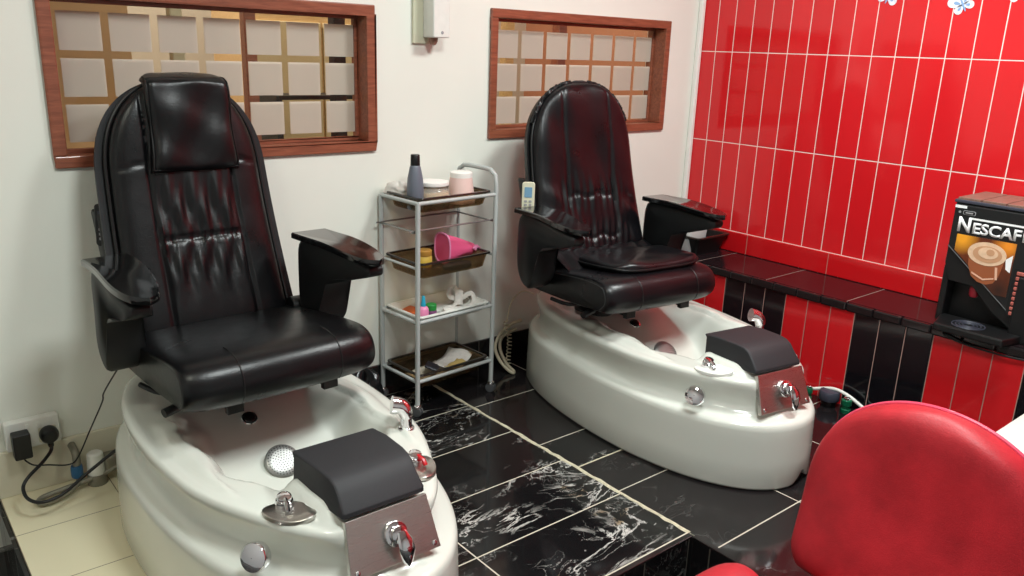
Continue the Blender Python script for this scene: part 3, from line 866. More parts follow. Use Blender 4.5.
# remote controls
def remote(name, c, rz, rx, mat, scr, label):
    r = empty(name, c, rz); tag(r, label, 'remote control')
    r.rotation_euler = (rx, 0, rz)
    MB().prism(rrect(.05, .125, .010), -.011, .011, lambda a, b, h: V(a, h, b + .0625)).build('body', mat, r, bevel=.003)
    MB().prism(rrect(.030, .040, .003, cy=.085), -.0125, -.0105, lambda a, b, h: V(a, h, b)).build('screen', scr, r, smooth=False)
    for j in range(3):
        for i in range(2):
            MB().prism(rrect(.011, .008, .002, 3, -.009 + i * .018, .022 + j * .014), -.013, -.0105, lambda a, b, h: V(a, h, b)).build('button', M['printgrey'], r, smooth=False)
p = world(far, FF(-.305, .285, .778)); remote('remote_control', p, -.75, -.1, M['cream_plastic'], M['lcd'], 'pale remote control standing in the pouch of the slipcovered chair')
p = world(near, FN(-.248, .455, .795)); remote('remote_control', p, -.6, -.1, M['black'], M['darkgrey'], 'black remote control in the side pouch of the flap headrest chair')

# ------------------------------------------------------------------ trolley
TX0, TX1, TY0, TY1 = 1.617, 2.003, 2.475, 2.709
MARK = set(bpy.data.objects)
tr = empty('trolley', ((TX0 + TX1) / 2, (TY0 + TY1) / 2, 0)); tag(tr, 'grey metal four tier trolley on casters against the cream wall', 'trolley')
tl = lambda x, y, z: V(x - tr.location.x, y - tr.location.y, z)
PR = .0095
for (x, y) in ((TX0, TY0), (TX0, TY1)):
    MB().tube([tl(x, y, .045), tl(x, y, .847)], PR, 12).build('post', M['greymetal'], tr)
HZ = .938
hp = [tl(TX1, TY0, .045), tl(TX1, TY0, .88), tl(TX1, TY0 + .006, .92), tl(TX1, TY0 + .035, HZ), tl(TX1, TY0 + .07, HZ + .003), tl(TX1, TY1 - .07, HZ + .003), tl(TX1, TY1 - .035, HZ), tl(TX1, TY1 - .006, .92), tl(TX1, TY1, .88), tl(TX1, TY1, .045)]
MB().tube(hp, PR, 12).build('handle', M['greymetal'], tr)
for z in (.845, .598, .385, .142):
    r_ = MB()
    for a, b in (((TX0, TY0), (TX1, TY0)), ((TX0, TY1), (TX1, TY1)), ((TX0, TY0), (TX0, TY1)), ((TX1, TY0), (TX1, TY1))):
        if z == .598 and a[1] == b[1] : continue
        r_ = MB().tube([tl(a[0], a[1], z), tl(b[0], b[1], z)], .0075 if z != .598 else .005, 10)
        r_.build('rail', M['greymetal'], tr)
r_ = MB()
for y in (TY0 + .012, TY1 - .012):
    r_.tube([tl(TX0 - .03, y, .742), tl(TX1, y, .742)], .0035, 8)
r_.tube([tl(TX0, TY0, .736), tl(TX0, TY1, .736)], .0035, 8); r_.tube([tl(TX1, TY0, .736), tl(TX1, TY1, .736)], .0035, 8)
r_.build('empty_tier_rods', M['rod'], tr)
MB().box(tl(TX0, TY0 + .03, .736), (.016, .03, .012)).build('clip', M['rod'], tr, bevel=.003)
for (x, y) in ((TX0, TY0), (TX0, TY1), (TX1, TY0), (TX1, TY1)):
    cm = MB(); cm.lathe([(.011, .048), (.016, .044), (.017, .036), (.008, .03)], tl(x, y, 0), 16)
    cm.box(tl(x, y + .008, .026), (.022, .012, .022), .4); cs = cm.build('caster', M['chrome'], tr, bevel=.001)
    wm = MB(); q = Matrix.Rotation(.5, 3, 'Z') @ Matrix.Rotation(PI / 2, 3, 'Y')
    for s in (-1, 1): wm.lathe([(.012, -.006), (.019, -.005), (.02, 0), (.019, .005), (.012, .006)], tl(x, y, .0195) + q @ V(0, 0, s * .008), 20, q)
    wm.build('wheel', M['caster'], cs)

def tray(cx, cy, zr, dx, dy, dp, mat, rim, label, rz=0):
    t = empty('tray', (cx, cy, zr - dp), rz); tag(t, label, 'tray', 'trays in the trolley')
    def rr(w, h, z, r=.018): return [V(a, b, z) for a, b in rrect(w, h, r, 5)]
    k = .90
    R = [rr(dx, dy, dp), rr(dx - .004, dy - .004, dp - .004), rr(dx * k + .006, dy * k - .002, .006), rr(dx * k - .01, dy * k - .018, .0), rr(.02, .02, 0, .004),
         rr(.02, .02, .0025, .004), rr(dx * k - .014, dy * k - .022, .0025), rr(dx * k, dy * k - .008, .008), rr(dx - .010, dy - .010, dp - .004), rr(dx - .006, dy - .006, dp)]
    MB().rings(R, True, False, False).build('basin', mat, t, angle=50)
    R = [rr(dx - .006, dy - .006, dp - .003), rr(dx + .014, dy + .014, dp - .003), rr(dx + .016, dy + .016, dp + .001), rr(dx + .012, dy + .012, dp + .004), rr(dx - .004, dy - .004, dp + .004), rr(dx - .006, dy - .006, dp - .003)]
    MB().rings(R, True, False, False).build('rim', rim, t, angle=50)
    return t
TCX, TCY = (TX0 + TX1) / 2, (TY0 + TY1) / 2
tray(TCX, TCY, .857, .345, .205, .055, M['smoke'], M['smoke_rim'], 'smoked brown tray on the top of the trolley')
tray(TCX, TCY, .610, .345, .222, .062, M['smoke'], M['smoke_rim'], 'smoked brown tray holding a pink bag')
tray(TCX, TCY, .399, .345, .212, .040, M['whiteplastic'], M['whiteplastic'], 'white shallow tray holding a pink bottle and white straps')
tray(TCX, TCY, .160, .345, .215, .060, M['smoke'], M['smoke_rim'], 'smoked brown tray on the lowest tier of the trolley')

# things in the trays
Z1, Z2, Z3, Z4 = .857 - .055 + .003, .610 - .062 + .003, .399 - .040 + .003, .160 - .060 + .003
b = empty('bottle', (1.680, 2.575, Z1)); b.scale = (1.22, 1.22, 1.06); tag(b, 'slim grey bottle with a black cap on the top tray', 'bottle')
MB().lathe([(.024, 0), (.026, .006), (.0265, .07), (.024, .11), (.017, .15), (.0145, .156)], n=28).build('body', M['bottle'], b)
MB().lathe([(.0145, .156), (.015, .158), (.014, .192), (.013, .194)], n=24).build('cap', M['black'], b)
j = empty('jar', (1.782, 2.60, Z1)); j.scale = (1.3, 1.3, 1.15); tag(j, 'wide clear glass jar of beige wax on the top tray', 'jar')
MB().lathe([(.044, 0), (.052, .008), (.056, .035), (.050, .055), (.044, .062), (.047, .068), (.047, .072), (.044, .072), (.041, .064), (.052, .035), (.048, .012), (.002, .010)], n=36, cap1=False).build('glass', M['clear'], j)
MB().lathe([(.044, .011), (.0485, .02), (.0505, .036), (.047, .047), (.02, .049)], n=32).build('contents', M['wax'], j)
MB().lathe([(.049, .070), (.050, .074), (.049, .082), (.03, .085)], n=36).build('lid', M['cupwhite'], j)
c_ = empty('cup', (1.918, 2.59, Z1)); c_.scale = (1.2, 1.2, 1.15); tag(c_, 'pale pink tapered cup upside down on the top tray', 'cup')
MB().lathe([(.047, 0), (.047, .012), (.036, .096), (.03, .100)], n=32).build('body', M['cuppink'], c_)
MB().lathe([(.0375, .088), (.037, .104), (.030, .108)], n=32).build('rim', M['cupwhite'], c_)
MB().lathe([(.0475, .004), (.0485, .012), (.0465, .02)], n=32).build('base_band', M['cuppink'], c_)
# crumpled tissue
def crumple(name, c, d, mat, label, cat, seed, rz=0, n=18, amp=.3):
    rnd = random.Random(seed); ph = [rnd.uniform(0, 6.28) for _ in range(8)]
    R = []
    for k in range(n + 1):
        a = PI * (k / n - .5); ring = []
        for i in range(32):
            q = 2 * PI * i / 32
            r = 1 + amp * (math.sin(3 * q + ph[0] + 2 * a) * .4 + math.sin(5 * q + ph[1] - 3 * a) * .35 + math.sin(9 * q + 4 * a + ph[2]) * .2 + math.sin(6 * a + ph[3]) * .3)
            x, y = d[0] / 2 * math.cos(q) * math.cos(a) * r, d[1] / 2 * math.sin(q) * math.cos(a) * r
            z = d[2] / 2 * (1 + math.sin(a)) * (1 + amp * .5 * math.sin(2 * q + ph[4]) * (1 if a > 0 else 0))
            ring.append(V(x, y, z))
        R.append(ring)
    o = MB().rings(R).build(name, mat, angle=55); o.location = c; o.rotation_euler.z = rz
    return tag(o, label, cat)
crumple('tissue', (1.668, 2.665, Z1 + .026), (.05, .10, .06), M['cloth'], 'crumpled white tissue at the left end of the top tray', 'tissue', 3, .5, amp=.35)

j = empty('jar', (1.772, 2.640, Z2)); tag(j, 'small yellow jar with an amber lid beside the pink bag', 'jar')
MB().lathe([(.030, 0), (.033, .006), (.033, .040), (.028, .046)], n=28).build('body', M['yellow'], j)
MB().lathe([(.031, .046), (.032, .05), (.032, .066), (.029, .069)], n=28).build('lid', M['amber'], j)
# pink bag: open scoop-like soft bag
R = []
for k in range(15):
    t = k / 14; ring = []
    for i in range(36):
        q = 2 * PI * i / 36
        w = .088 - .042 * t ** 1.5; h = .055 - .030 * t
        x = -.07 + .165 * t; y = w * math.cos(q) * .55; z = .058 + h * math.sin(q) + .020 * (1 - t) * (1 if math.sin(q) > 0 else 0) + .004 * math.sin(3 * q + 5 * t)
        ring.append(V(x, y, z * (1 - .22 * t)))
    R.append(ring)
pb = empty('bag', (1.905, 2.600, Z2 + .006)); tag(pb, 'bright pink soft bag lying in the second tray', 'bag')
MB().rings(R).build('body', M['pink'], pb, angle=60)
MB().tube([R[0][i] for i in range(36)], .004, 8, 0, True).build('opening_rim', M['pink_light'], pb)
crumple('tie', (1.985, 2.565, Z2 + .05), (.035, .022, .022), M['pink_light'], 'pale knotted tie at the right end of the pink bag', 'tie', 5)
sl = MB().prism(ell(.07, .03, 30), 0, .022, lambda a, c, h: V(a, c, h)); o = sl.build('brush', M['darkgrey'], bevel=.006); o.location = (1.86, 2.535, Z2 + .001); tag(o, 'flat dark oval brush in front of the pink bag', 'brush')

b = empty('bottle', (1.700, 2.548, Z3)); tag(b, 'small pink bottle with a teal pointed cap in the white tray', 'bottle')
MB().lathe([(.019, 0), (.021, .004), (.021, .046), (.016, .055), (.009, .058)], n=24).build('body', M['pink_light'], b)
MB().lathe([(.010, .058), (.0105, .062), (.008, .078), (.0055, .098), (.004, .1)], n=20).build('cap', M['blue'], b)
j = empty('jar', (1.752, 2.565, Z3)); tag(j, 'small violet jar with a green lid in the white tray', 'jar')
MB().lathe([(.021, 0), (.023, .006), (.022, .026), (.019, .03)], n=24).build('body', M['violet'], j)
MB().lathe([(.0215, .030), (.022, .034), (.022, .05), (.019, .053)], n=24).build('lid', M['green'], j)
o = MB().prism(rrect(.09, .055, .012), 0, .02, lambda a, c, h: V(a, c, h)).build('pouch', M['orange'], bevel=.006); o.location = (1.70, 2.640, Z3 + .002); o.rotation_euler = (.12, 0, .4); tag(o, 'flat orange pouch in the back of the white tray', 'pouch')
st = MB()
st.tube([(0, 0, .012), (.03, .02, .016), (.06, .01, .02), (.09, .03, .05), (.085, .045, .085), (.06, .05, .075), (.065, .045, .045), (.10, .02, .04), (.13, .0, .06), (.145, -.01, .05), (.13, -.025, .02), (.09, -.03, .012), (.03, -.02, .014), (-.01, -.01, .012)], .011, 8, 6, False, .35)
st.tube([(.075, .0, .02), (.10, .03, .07), (.12, .035, .062), (.135, .01, .03)], .016, 8, 6, False, .25)
o = st.build('strap', M['cloth']); o.location = (1.83, 2.575, Z3 - .003); tag(o, 'tangled white fabric straps in the white tray', 'straps')

# bottom tray papers
def sheet(name, c, w, h, rz, mat, label, cat, curl=.02, tilt=0):
    R = []
    for i in range(13):
        u = i / 12 - .5; R.append([V(u * w, (k / 8 - .5) * h, curl * (4 * u * u) * (1 if u > 0 else .5) + .003 * math.sin(9 * u + k)) for k in range(9)])
    o = MB().rings(R, closed=False).build(name, mat); o.location = c; o.rotation_euler = (tilt, 0, rz)
    s = o.modifiers.new('solid', 'SOLIDIFY'); s.thickness = .0025; s.offset = 1
    return tag(o, label, cat)
sheet('envelope', (1.775, 2.600, Z4 + .006), .19, .12, .15, M['paper'], 'cream envelope at the left of the lowest tray', 'envelope', .006)
sheet('paper', (1.885, 2.600, Z4 + .016), .17, .12, .35, M['cloth'], 'creased white paper at the right of the lowest tray', 'paper', .035)
sheet('leaflet', (1.875, 2.560, Z4 + .024), .10, .045, .3, M['paper_y'], 'yellowed leaflet lying on the white paper', 'leaflet', .008)
o = MB().prism(rrect(.075, .055, .008), 0, .012, lambda a, c, h: V(a, c, h)).build('sachet', M['navy'], bevel=.004); o.location = (1.765, 2.575, Z4 + .032); o.rotation_euler = (.35, .1, .75); tag(o, 'dark navy sachet leaning on the cream envelope', 'sachet')
ROT = Matrix.Translation((TX0, TY0, 0)) @ Matrix.Rotation(math.radians(4), 4, 'Z') @ Matrix.Translation((-TX0, -TY0, 0))
for o in list(bpy.data.objects):
    if o in MARK or o.parent: continue
    p = ROT @ o.location; o.location = p; o.rotation_euler.z += math.radians(4)
o = crumple('bag', (1.462, 2.615, .0), (.12, .14, .17), M['bag'], 'crumpled black plastic bag between the near tub and the trolley', 'bag', 11, .3, 22, .28)

# ------------------------------------------------------------------ tiled bench and what stands on it
BXF, BZ = 3.134, .446
bn = empty('tiled_bench', ((BXF + WX) / 2, (WY + YF) / 2, 0)); tag(bn, 'long low bench with red and black striped tiled front along the red wall', 'bench')
bl = lambda x, y, z: (x - bn.location.x, y - bn.location.y, z)
def shifted(o):
    """keep the tile pattern in room coordinates"""
    return o
fm = MB().box((BXF + .012, (WY + YF) / 2, BZ / 2 - .018), (.024, WY - YF - .01, BZ - .036))
o = fm.build('front_panel', M['benchtile'], None, smooth=False); o.parent = bn; o.matrix_parent_inverse = Matrix.Translation(bn.location).inverted()
o = MB().box(((BXF + WX) / 2 + .002, (WY + YF) / 2, BZ - .012), (WX - BXF - .018, WY - YF - .01, .024)).build('bench_top', M['benchtop'], None, smooth=False); o.parent = bn; o.matrix_parent_inverse = Matrix.Translation(bn.location).inverted()
ed = MB(); y = WY - .006; w = .115
while y > YF + .2:
    ed.box((BXF - .002, y - w / 2, BZ - .018), (.022, w - .003, .036)); y -= w
o = ed.build('edge_tiles', M['edge'], None, smooth=False, bevel=.006); o.parent = bn; o.matrix_parent_inverse = Matrix.Translation(bn.location).inverted()

# dark bin-like container with packaging
bx = empty('container', (3.325, 2.535, BZ)); tag(bx, 'dark open plastic container in the corner of the bench', 'container')
def rr3(w, h, z, r=.02): return [V(a, b_, z) for a, b_ in rrect(w, h, r, 5)]
MB().rings([rr3(.20, .20, 0), rr3(.235, .245, .075), rr3(.25, .26, .085), rr3(.25, .26, .092), rr3(.225, .235, .092), rr3(.215, .225, .075), rr3(.185, .185, .004), rr3(.02, .02, .004, .004)], True, True, True).build('body', M['black'], bx, angle=50)
MB().rings([rr3(.250, .26, .086), rr3(.262, .272, .088), rr3(.262, .272, .095), rr3(.248, .258, .096), rr3(.226, .236, .092)], True, False, False).build('rim', M['smoke_rim'], bx, angle=50)
pk = empty('package', (3.275, 2.545, BZ + .006)); pk.scale = (1.15, 1.15, 1.25); tag(pk, 'clear plastic wrapped package standing in the dark container', 'package')
R = []
for z, k in ((0, .9), (.01, 1), (.06, .98), (.11, 1.02), (.135, .9), (.14, .6)):
    R.append([V(a * k + .003 * math.sin(9 * b_ * 20 + z * 80), b_ * k + .003 * math.sin(a * 160 + z * 60), z) for a, b_ in rrect(.13, .15, .02, 5)])
MB().rings(R).build('wrapper', M['film'], pk, angle=50)
MB().prism(rrect(.09, .11, .01), .006, .10, lambda a, c, h: V(a, c, h)).build('contents', M['whiteplastic'], pk, bevel=.004)
for s in (-1, 1): MB().box((-.0665, s * .03, .06), (.002, .018, .07)).build('print', M['lcd'], pk, smooth=False)

# coffee machine -----------------------------------------------------
MX, MY0, MY1, MZ0, MZ1 = 3.20, 1.255, .915, BZ, .912
cmr = empty('coffee_machine', (MX, (MY0 + MY1) / 2, MZ0)); tag(cmr, 'black coffee vending machine standing on the bench against red tiles', 'coffee machine')
def fc(y, z, h): return V(-h, y - cmr.location.y, z - MZ0)      # on the front face, h towards the room
sil = [(3.205, .459), (3.205, .912), (3.452, .912), (3.452, .459)]
# body with a recessed cup bay
bd = MB()
bd.box((.128, 0, .466 - .122), (.252, .34, .244))                           # upper block
bd.box((.16, 0, .11), (.186, .34, .22))                                     # block behind the bay
bd.box((.033, MY0 - .0125 - cmr.location.y, .115), (.066, .025, .22))       # left cheek
bd.box((.02, (.99 + MY1) / 2 - cmr.location.y, .12), (.09, .99 - MY1, .24)) # right lower block
bd.build('housing', M['black'], cmr, smooth=False, bevel=.006)
# diagonal lower edge of the door: prism that closes the bay above the diagonal
dg = MB().prism([(1.252, .752), (1.252, .68), (1.23, .615), (1.14, .61), (1.06, .53), (.99, .485), (.915, .485), (.915, .545), (.998, .545)], -.06, .006, lambda a, c, h: fc(a, c, h))
dg.build('bay_hood', M['black'], cmr, smooth=False, bevel=.003)
dr = MB().prism([(1.250, .905), (.917, .905), (.917, .540), (.996, .540), (1.250, .748)], -.004, .012, lambda a, c, h: fc(a, c, h))
dr = dr.build('door', M['plastic'], cmr, smooth=False, bevel=.003)
MB().tube([fc(1.250, .748, .010), fc(.996, .540, .010), fc(.917, .540, .010)], .0028, 8).build('door_seal', M['caster'], dr)
MB().box((.126, 0, MZ1 - MZ0 + .004), (.262, .348, .012)).build('top_rim', M['darkgrey'], cmr, smooth=False, bevel=.003)
ld = MB()
for k in range(4): ld.box((.126, -.126 + k * .084, MZ1 - MZ0 + .013), (.244, .080, .010))
ld.build('lid', M['lidwood'], cmr, smooth=False, bevel=.002)
# artwork panel: a cup of coffee
art = MB().prism([(1.224, .797), (1.020, .797), (1.020, .600), (1.062, .600), (1.224, .736)], .012, .0135, lambda a, c, h: fc(a, c, h))
def art_mat():
    t = NT('coffee_picture_print'); o = t.sep(t.obj())
    cy0 = cmr.location.y; y = t.math('ADD', o[1], cy0); z = t.math('ADD', o[2], MZ0)
    def blob(a, b, r): return t.math('SUBTRACT', 1, t.math('DIVIDE', t.math('SQRT', t.math('ADD', t.math('POWER', t.math('SUBTRACT', y, a), 2), t.math('POWER', t.math('SUBTRACT', z, b), 2))), r), clamp=True)
    n = t.noise(t.obj(), 30, 3)
    base = t.mix(n, lin((70, 26, 12)), lin((120, 56, 26)))
    base = t.mix(t.math('MULTIPLY', blob(1.205, .785, .065), 1.3, clamp=True), base, lin((238, 160, 40)))
    base = t.mix(t.math('MULTIPLY', blob(1.045, .785, .06), 1.2, clamp=True), base, lin((232, 140, 40)))
    base = t.mix(t.math('MULTIPLY', blob(1.05, .62, .08), 1.0, clamp=True), base, lin((44, 24, 18)))
    t.set(Base_Color=base, Roughness=.3); return t.m
art = art.build('picture', art_mat(), dr, smooth=False)
def flat(name, poly, h, mat, par): return MB().prism(poly, h, h + .0008, lambda a, c, hh: fc(a, c, hh)).build(name, mat, par, smooth=False)
M['foamtop'] = plain('coffee_foam_print', (226, 190, 158), .4, nscale=60, nstr=.02, var=.06)
M['coffee'] = plain('coffee_print', (150, 84, 52), .4)
M['foamdark'] = plain('foam_swirl_print', (196, 148, 112), .4)
M['cuphi'] = plain('glass_highlight_print', (222, 176, 150), .4)
cb_ = [(1.174, .735)] + [(1.170 - .012 * i / 8, .735 - .085 * i / 8) for i in range(1, 9)] + [(1.108 + .045 * math.cos(PI * i / 10), .645 - .018 * math.sin(PI * i / 10)) for i in range(11)] + [(1.058 - .010 * (1 - i / 8), .65 + .09 * i / 8) for i in range(9)]
cupbody = [(1.172, .735), (1.166, .69), (1.150, .652), (1.125, .634), (1.095, .630), (1.072, .640), (1.058, .668), (1.046, .74)]
flat('picture_cup', cupbody, .0136, M['coffee'], art)
flat('picture_foam', ell(.066, .043, 36, 1.110, .742), .0145, M['foamtop'], art)
flat('picture_swirl', ell(.050, .030, 30, 1.108, .741), .0154, M['foamdark'], art)
flat('picture_swirl', ell(.034, .021, 28, 1.106, .746), .0163, M['foamtop'], art)
flat('picture_swirl', ell(.014, .012, 24, 1.098, .750), .0172, M['foamdark'], art)
flat('picture_highlight', [(1.075, .70), (1.067, .70), (1.060, .655), (1.068, .655)], .0145, M['cuphi'], art)
flat('picture_highlight', [(1.150, .668), (1.108, .650), (1.072, .660), (1.072, .655), (1.108, .644), (1.150, .662)], .0145, M['cuphi'], art)
flat('picture_napkin', [(1.045, .735), (1.024, .755), (1.024, .69), (1.04, .70)], .0145, M['printwhite'], art)
# lettering
def text(body, y0, y1, z0, z1, par, mat, name, h=.0125, bold=.022):
    cu = bpy.data.curves.new('lettering', 'FONT'); cu.body = body; cu.size = 1; cu.offset = bold; cu.resolution_u = 4
    tmp = bpy.data.objects.new('lettering_tmp', cu)
    me = bpy.data.meshes.new_from_object(tmp)
    xs = [v.co.x for v in me.vertices]; ys = [v.co.y for v in me.vertices]
    a, b_, c0, d = min(xs), max(xs), min(ys), max(ys)
    bm = bmesh.new(); bm.from_mesh(me)
    g = bmesh.ops.extrude_face_region(bm, geom=bm.faces[:])
    for v in g['geom']:
        if isinstance(v, bmesh.types.BMVert): v.co.z += 1
    for v in bm.verts:
        u, w = (v.co.x - a) / (b_ - a), (v.co.y - c0) / (d - c0)
        v.co = fc(y0 + (y1 - y0) * u, z0 + (z1 - z0) * w, h + .0012 * v.co.z)
    bmesh.ops.recalc_face_normals(bm, faces=bm.faces)
    me2 = bpy.data.meshes.new(name); bm.to_mesh(me2); bm.free(); me2.materials.append(mat)
    o = bpy.data.objects.new(name, me2); COL.objects.link(o); o.parent = par
    bpy.data.objects.remove(tmp); return o
text('N', 1.228, 1.184, .806, .862, dr, M['printwhite'], 'lettering', bold=.03)
text('ESCAF', 1.175, 1.012, .806, .848, dr, M['printwhite'], 'lettering', bold=.03)
text('E', 1.006, .978, .806, .848, dr, M['printwhite'], 'lettering', bold=.03)
flat('lettering_bar', [(1.192, .8635), (.965, .8635), (.965, .8565), (1.184, .8565)], .0125, M['printwhite'], dr)
flat('accent_mark', [(.990, .853), (.982, .8555), (.986, .851), (.993, .850)], .0125, M['printwhite'], dr)
flat('sticker', [(1.249, .903), (1.208, .903), (1.208, .893), (1.249, .893)], .0125, M['printwhite'], dr)
bdg = MB(); bdg.prism(rrect(.044, .016, .005, 5, 1.196, .8785), .0122, .0132, lambda a, c, h: fc(a, c, h)); bdg = bdg.build('badge', M['printgrey'], dr, smooth=False)
flat('badge_face', rrect(.039, .012, .004, 5, 1.196, .8785), .0134, M['black'], bdg)
flat('badge_print', rrect(.026, .005, .001, 3, 1.196, .8785), .0143, M['printgrey'], bdg)
flat('badge_dot', ell(.0045, .0045, 16, 1.230, .8785), .0125, M['printgrey'], dr)
for k in range(9):
    z = .695 - k * .0185
    MB().prism(rrect(.062, .014, .004, 4, .970, z), .011, .020, lambda a, c, h: fc(a, c, h)).build('vent_slat', M['louver'], dr, bevel=.003)
MB().prism([(1.012, .712), (.93, .712), (.93, .532), (1.012, .532)], .0115, .013, lambda a, c, h: fc(a, c, h)).build('vent_backing', M['dark'], dr, smooth=False)
# nozzle in the bay, drip tray
nz = MB(); R = []
for z, k in ((.635, .55), (.615, .85), (.59, 1), (.572, .95), (.566, .7)):
    R.append([V(.020 + .014 * k * math.cos(q), 1.140 - cmr.location.y + .017 * k * math.sin(q), z - MZ0) for q in [2 * PI * i / 20 for i in range(20)]])
nz.rings(R).build('nozzle', M['nozzle'], cmr)
ty = cmr.location.y
dt = MB().prism([(3.07, 1.205), (3.07, .965), (3.23, .930), (3.23, 1.245)], MZ0 + .001, MZ0 + .030, lambda a, c, h: V(a - MX, c - ty, h - MZ0))
dt = dt.build('drip_tray', M['black'], cmr, smooth=False, bevel=.006)
gr = MB()
for i in range(4): gr.tube([V(3.145 - MX + .055 * math.cos(q) * (1 - .22 * i), 1.11 - ty + .055 * math.sin(q) * (1 - .22 * i), .0305) for q in [2 * PI * k / 28 for k in range(28)]], .0022, 6, 0, True)
gr.build('drip_grille', M['darkgrey'], dt)
cd = MB().tube([(3.115, 1.18, .432), (3.108, 1.16, .425), (3.108, 1.10, .414), (3.110, 1.00, .410), (3.112, .92, .412), (3.114, .80, .425)], .004, 8, 5)
cd.v = [p - cmr.location for p in cd.v]; cd.build('power_cord', M['black'], cmr)

# ------------------------------------------------------------------ stickers on the red wall
def butterfly(y, z, s, rz, label):
    r = empty('wall_sticker', (WX - .0008, y, z)); tag(r, label, 'sticker'); r.rotation_euler = (rz, 0, 0)
    def wing(a, b_, L, w, ang):
        pts = []
        for i in range(20):
            q = 2 * PI * i / 20; rr_ = (.55 + .45 * math.cos(q))
            pts.append((L * (.5 + .5 * math.cos(q)), w * math.sin(q) * (.45 + .55 * math.cos(q / 2) ** 2)))
        ca, sa = math.cos(ang), math.sin(ang)
        return [(a + x * ca - yv * sa, b_ + x * sa + yv * ca) for x, yv in pts]
    for ang, L, w in ((.7, .8, .34), (2.45, .8, .34), (-.5, .55, .26), (3.65, .55, .26)):
        wg = MB().prism([(p * s, q * s) for p, q in wing(0, 0, L, w, ang)], 0, .0012, lambda a, c, h: V(-h, -a, c)).build('wing', M['sticker_w'], r, smooth=False)
        MB().prism([(p * s * .8, q * s * .8) for p, q in wing(.15 * math.cos(ang), .15 * math.sin(ang), L * .55, w * .4, ang)], .0012, .0018, lambda a, c, h: V(-h, -a, c)).build('wing_pattern', M['sticker_b'], wg, smooth=False)
    MB().prism([(a * s, b_ * s) for a, b_ in ell(.05, .38, 20)], 0, .0022, lambda a, c, h: V(-h, -a, c)).build('body', M['sticker_b'], r, smooth=False)
butterfly(1.775, 1.665, .085, .3, 'white and blue wall sticker, leftmost of those at the top of the red tiles')
butterfly(1.472, 1.625, .075, -.5, 'white and blue wall sticker, middle one at the top of the red tiles')
butterfly(1.275, 1.665, .075, -.3, 'white and blue wall sticker, rightmost at the top edge of the red tiles')

# ------------------------------------------------------------------ wall things
so = empty('wall_socket', (.345, WY - .001, .205)); tag(so, 'white double wall socket above the cream skirting', 'socket')
MB().prism(rrect(.150, .092, .006), 0, .034, lambda a, c, h: V(a, -h, c)).build('plate', M['whiteplastic'], so, bevel=.003)
for x in (-.016, .016): MB().prism(rrect(.011, .018, .002, 3, x, .026), .034, .037, lambda a, c, h: V(a, -h, c)).build('switch', M['whiteplastic'], so, bevel=.001)
for x in (-.038, .038):
    MB().prism(rrect(.050, .05, .004, 3, x, -.012), .034, .0345, lambda a, c, h: V(a, -h, c)).build('outlet', M['cream_plastic'], so, smooth=False)
ad = empty('power_adapter', (.307, WY - .036, .150)); tag(ad, 'square black adapter plugged into the left of the socket', 'adapter')
MB().prism(rrect(.048, .082, .005, 4, 0, .035), .0, .042, lambda a, c, h: V(a, -h, c)).build('body', M['black'], ad, bevel=.003)
cdm = MB().tube([V(*p) - V(*ad.location) for p in [(.307, 2.675, .146), (.312, 2.672, .130), (.332, 2.665, .112), (.368, 2.655, .106), (.420, 2.65, .092), (.448, 2.64, .112), (.485, 2.60, .214), (.508, 2.50, .340), (.506, 2.45, .391), (.523, 2.318, .510)]], .0024, 8, 6)
cdm.build('cord', M['black'], ad)
pg = empty('power_plug', (.385, WY - .036, .195)); tag(pg, 'round black plug with a looping thick cord in the right of the socket', 'plug')
MB().lathe([(.026, 0), (.027, .006), (.026, .024), (.020, .034), (.014, .036)], n=26, M=Matrix.Rotation(PI / 2, 3, 'X')).build('body', M['black'], pg)
MB().box((0, -.017, -.028), (.016, .020, .022)).build('strain_relief', M['black'], pg, bevel=.004)
MB().tube([V(*p) - V(*pg.location) for p in [(.385, 2.677, .165), (.382, 2.665, .148), (.350, 2.63, .132), (.304, 2.60, .110), (.284, 2.58, .089), (.288, 2.54, .070), (.317, 2.50, .068), (.371, 2.50, .075), (.435, 2.50, .116), (.489, 2.50, .149), (.530, 2.48, .185)]], .0052, 10, 7).build('cord', M['black'], pg)
# pipes and valve beside the socket
vp = empty('water_valve', (.46, 2.655, .0)); tag(vp, 'grey and blue water valve with white fitting low by the skirting', 'valve')
vl = lambda *p: V(*p) - V(.46, 2.655, 0)
MB().tube([vl(.448, 2.716, .125), vl(.448, 2.68, .120), vl(.448, 2.662, .105), vl(.445, 2.655, .07)], .012, 12, 4).build('pipe', M['greyhose'], vp)
vb = MB(); vb.lathe([(.016, -.02), (.018, -.012), (.018, .012), (.016, .02)], vl(.444, 2.655, .060), 18); vb.build('blue_handle', M['bluetap'], vp)
MB().lathe([(.026, .015), (.027, .03), (.024, .085), (.018, .09)], vl(.500, 2.655, .02), 22).build('white_fitting', M['whiteplastic'], vp)
MB().lathe([(.030, 0), (.030, .03), (.028, .036)], vl(.500, 2.655, .0), 22).build('fitting_base', M['greyhose'], vp)
MB().box(vl(.548, 2.66, .065), (.05, .05, .05)).build('valve_block', M['greyhose'], vp, bevel=.008)
MB().tube([vl(.444, 2.655, .04), vl(.44, 2.635, .028), vl(.40, 2.60, .022), vl(.345, 2.585, .018), (vl(.322, 2.60, .016)), vl(.335, 2.622, .018), vl(.39, 2.63, .022), vl(.50, 2.64, .03), vl(.56, 2.64, .05)], .0085, 12, 6).build('hose', M['greyhose'], vp)

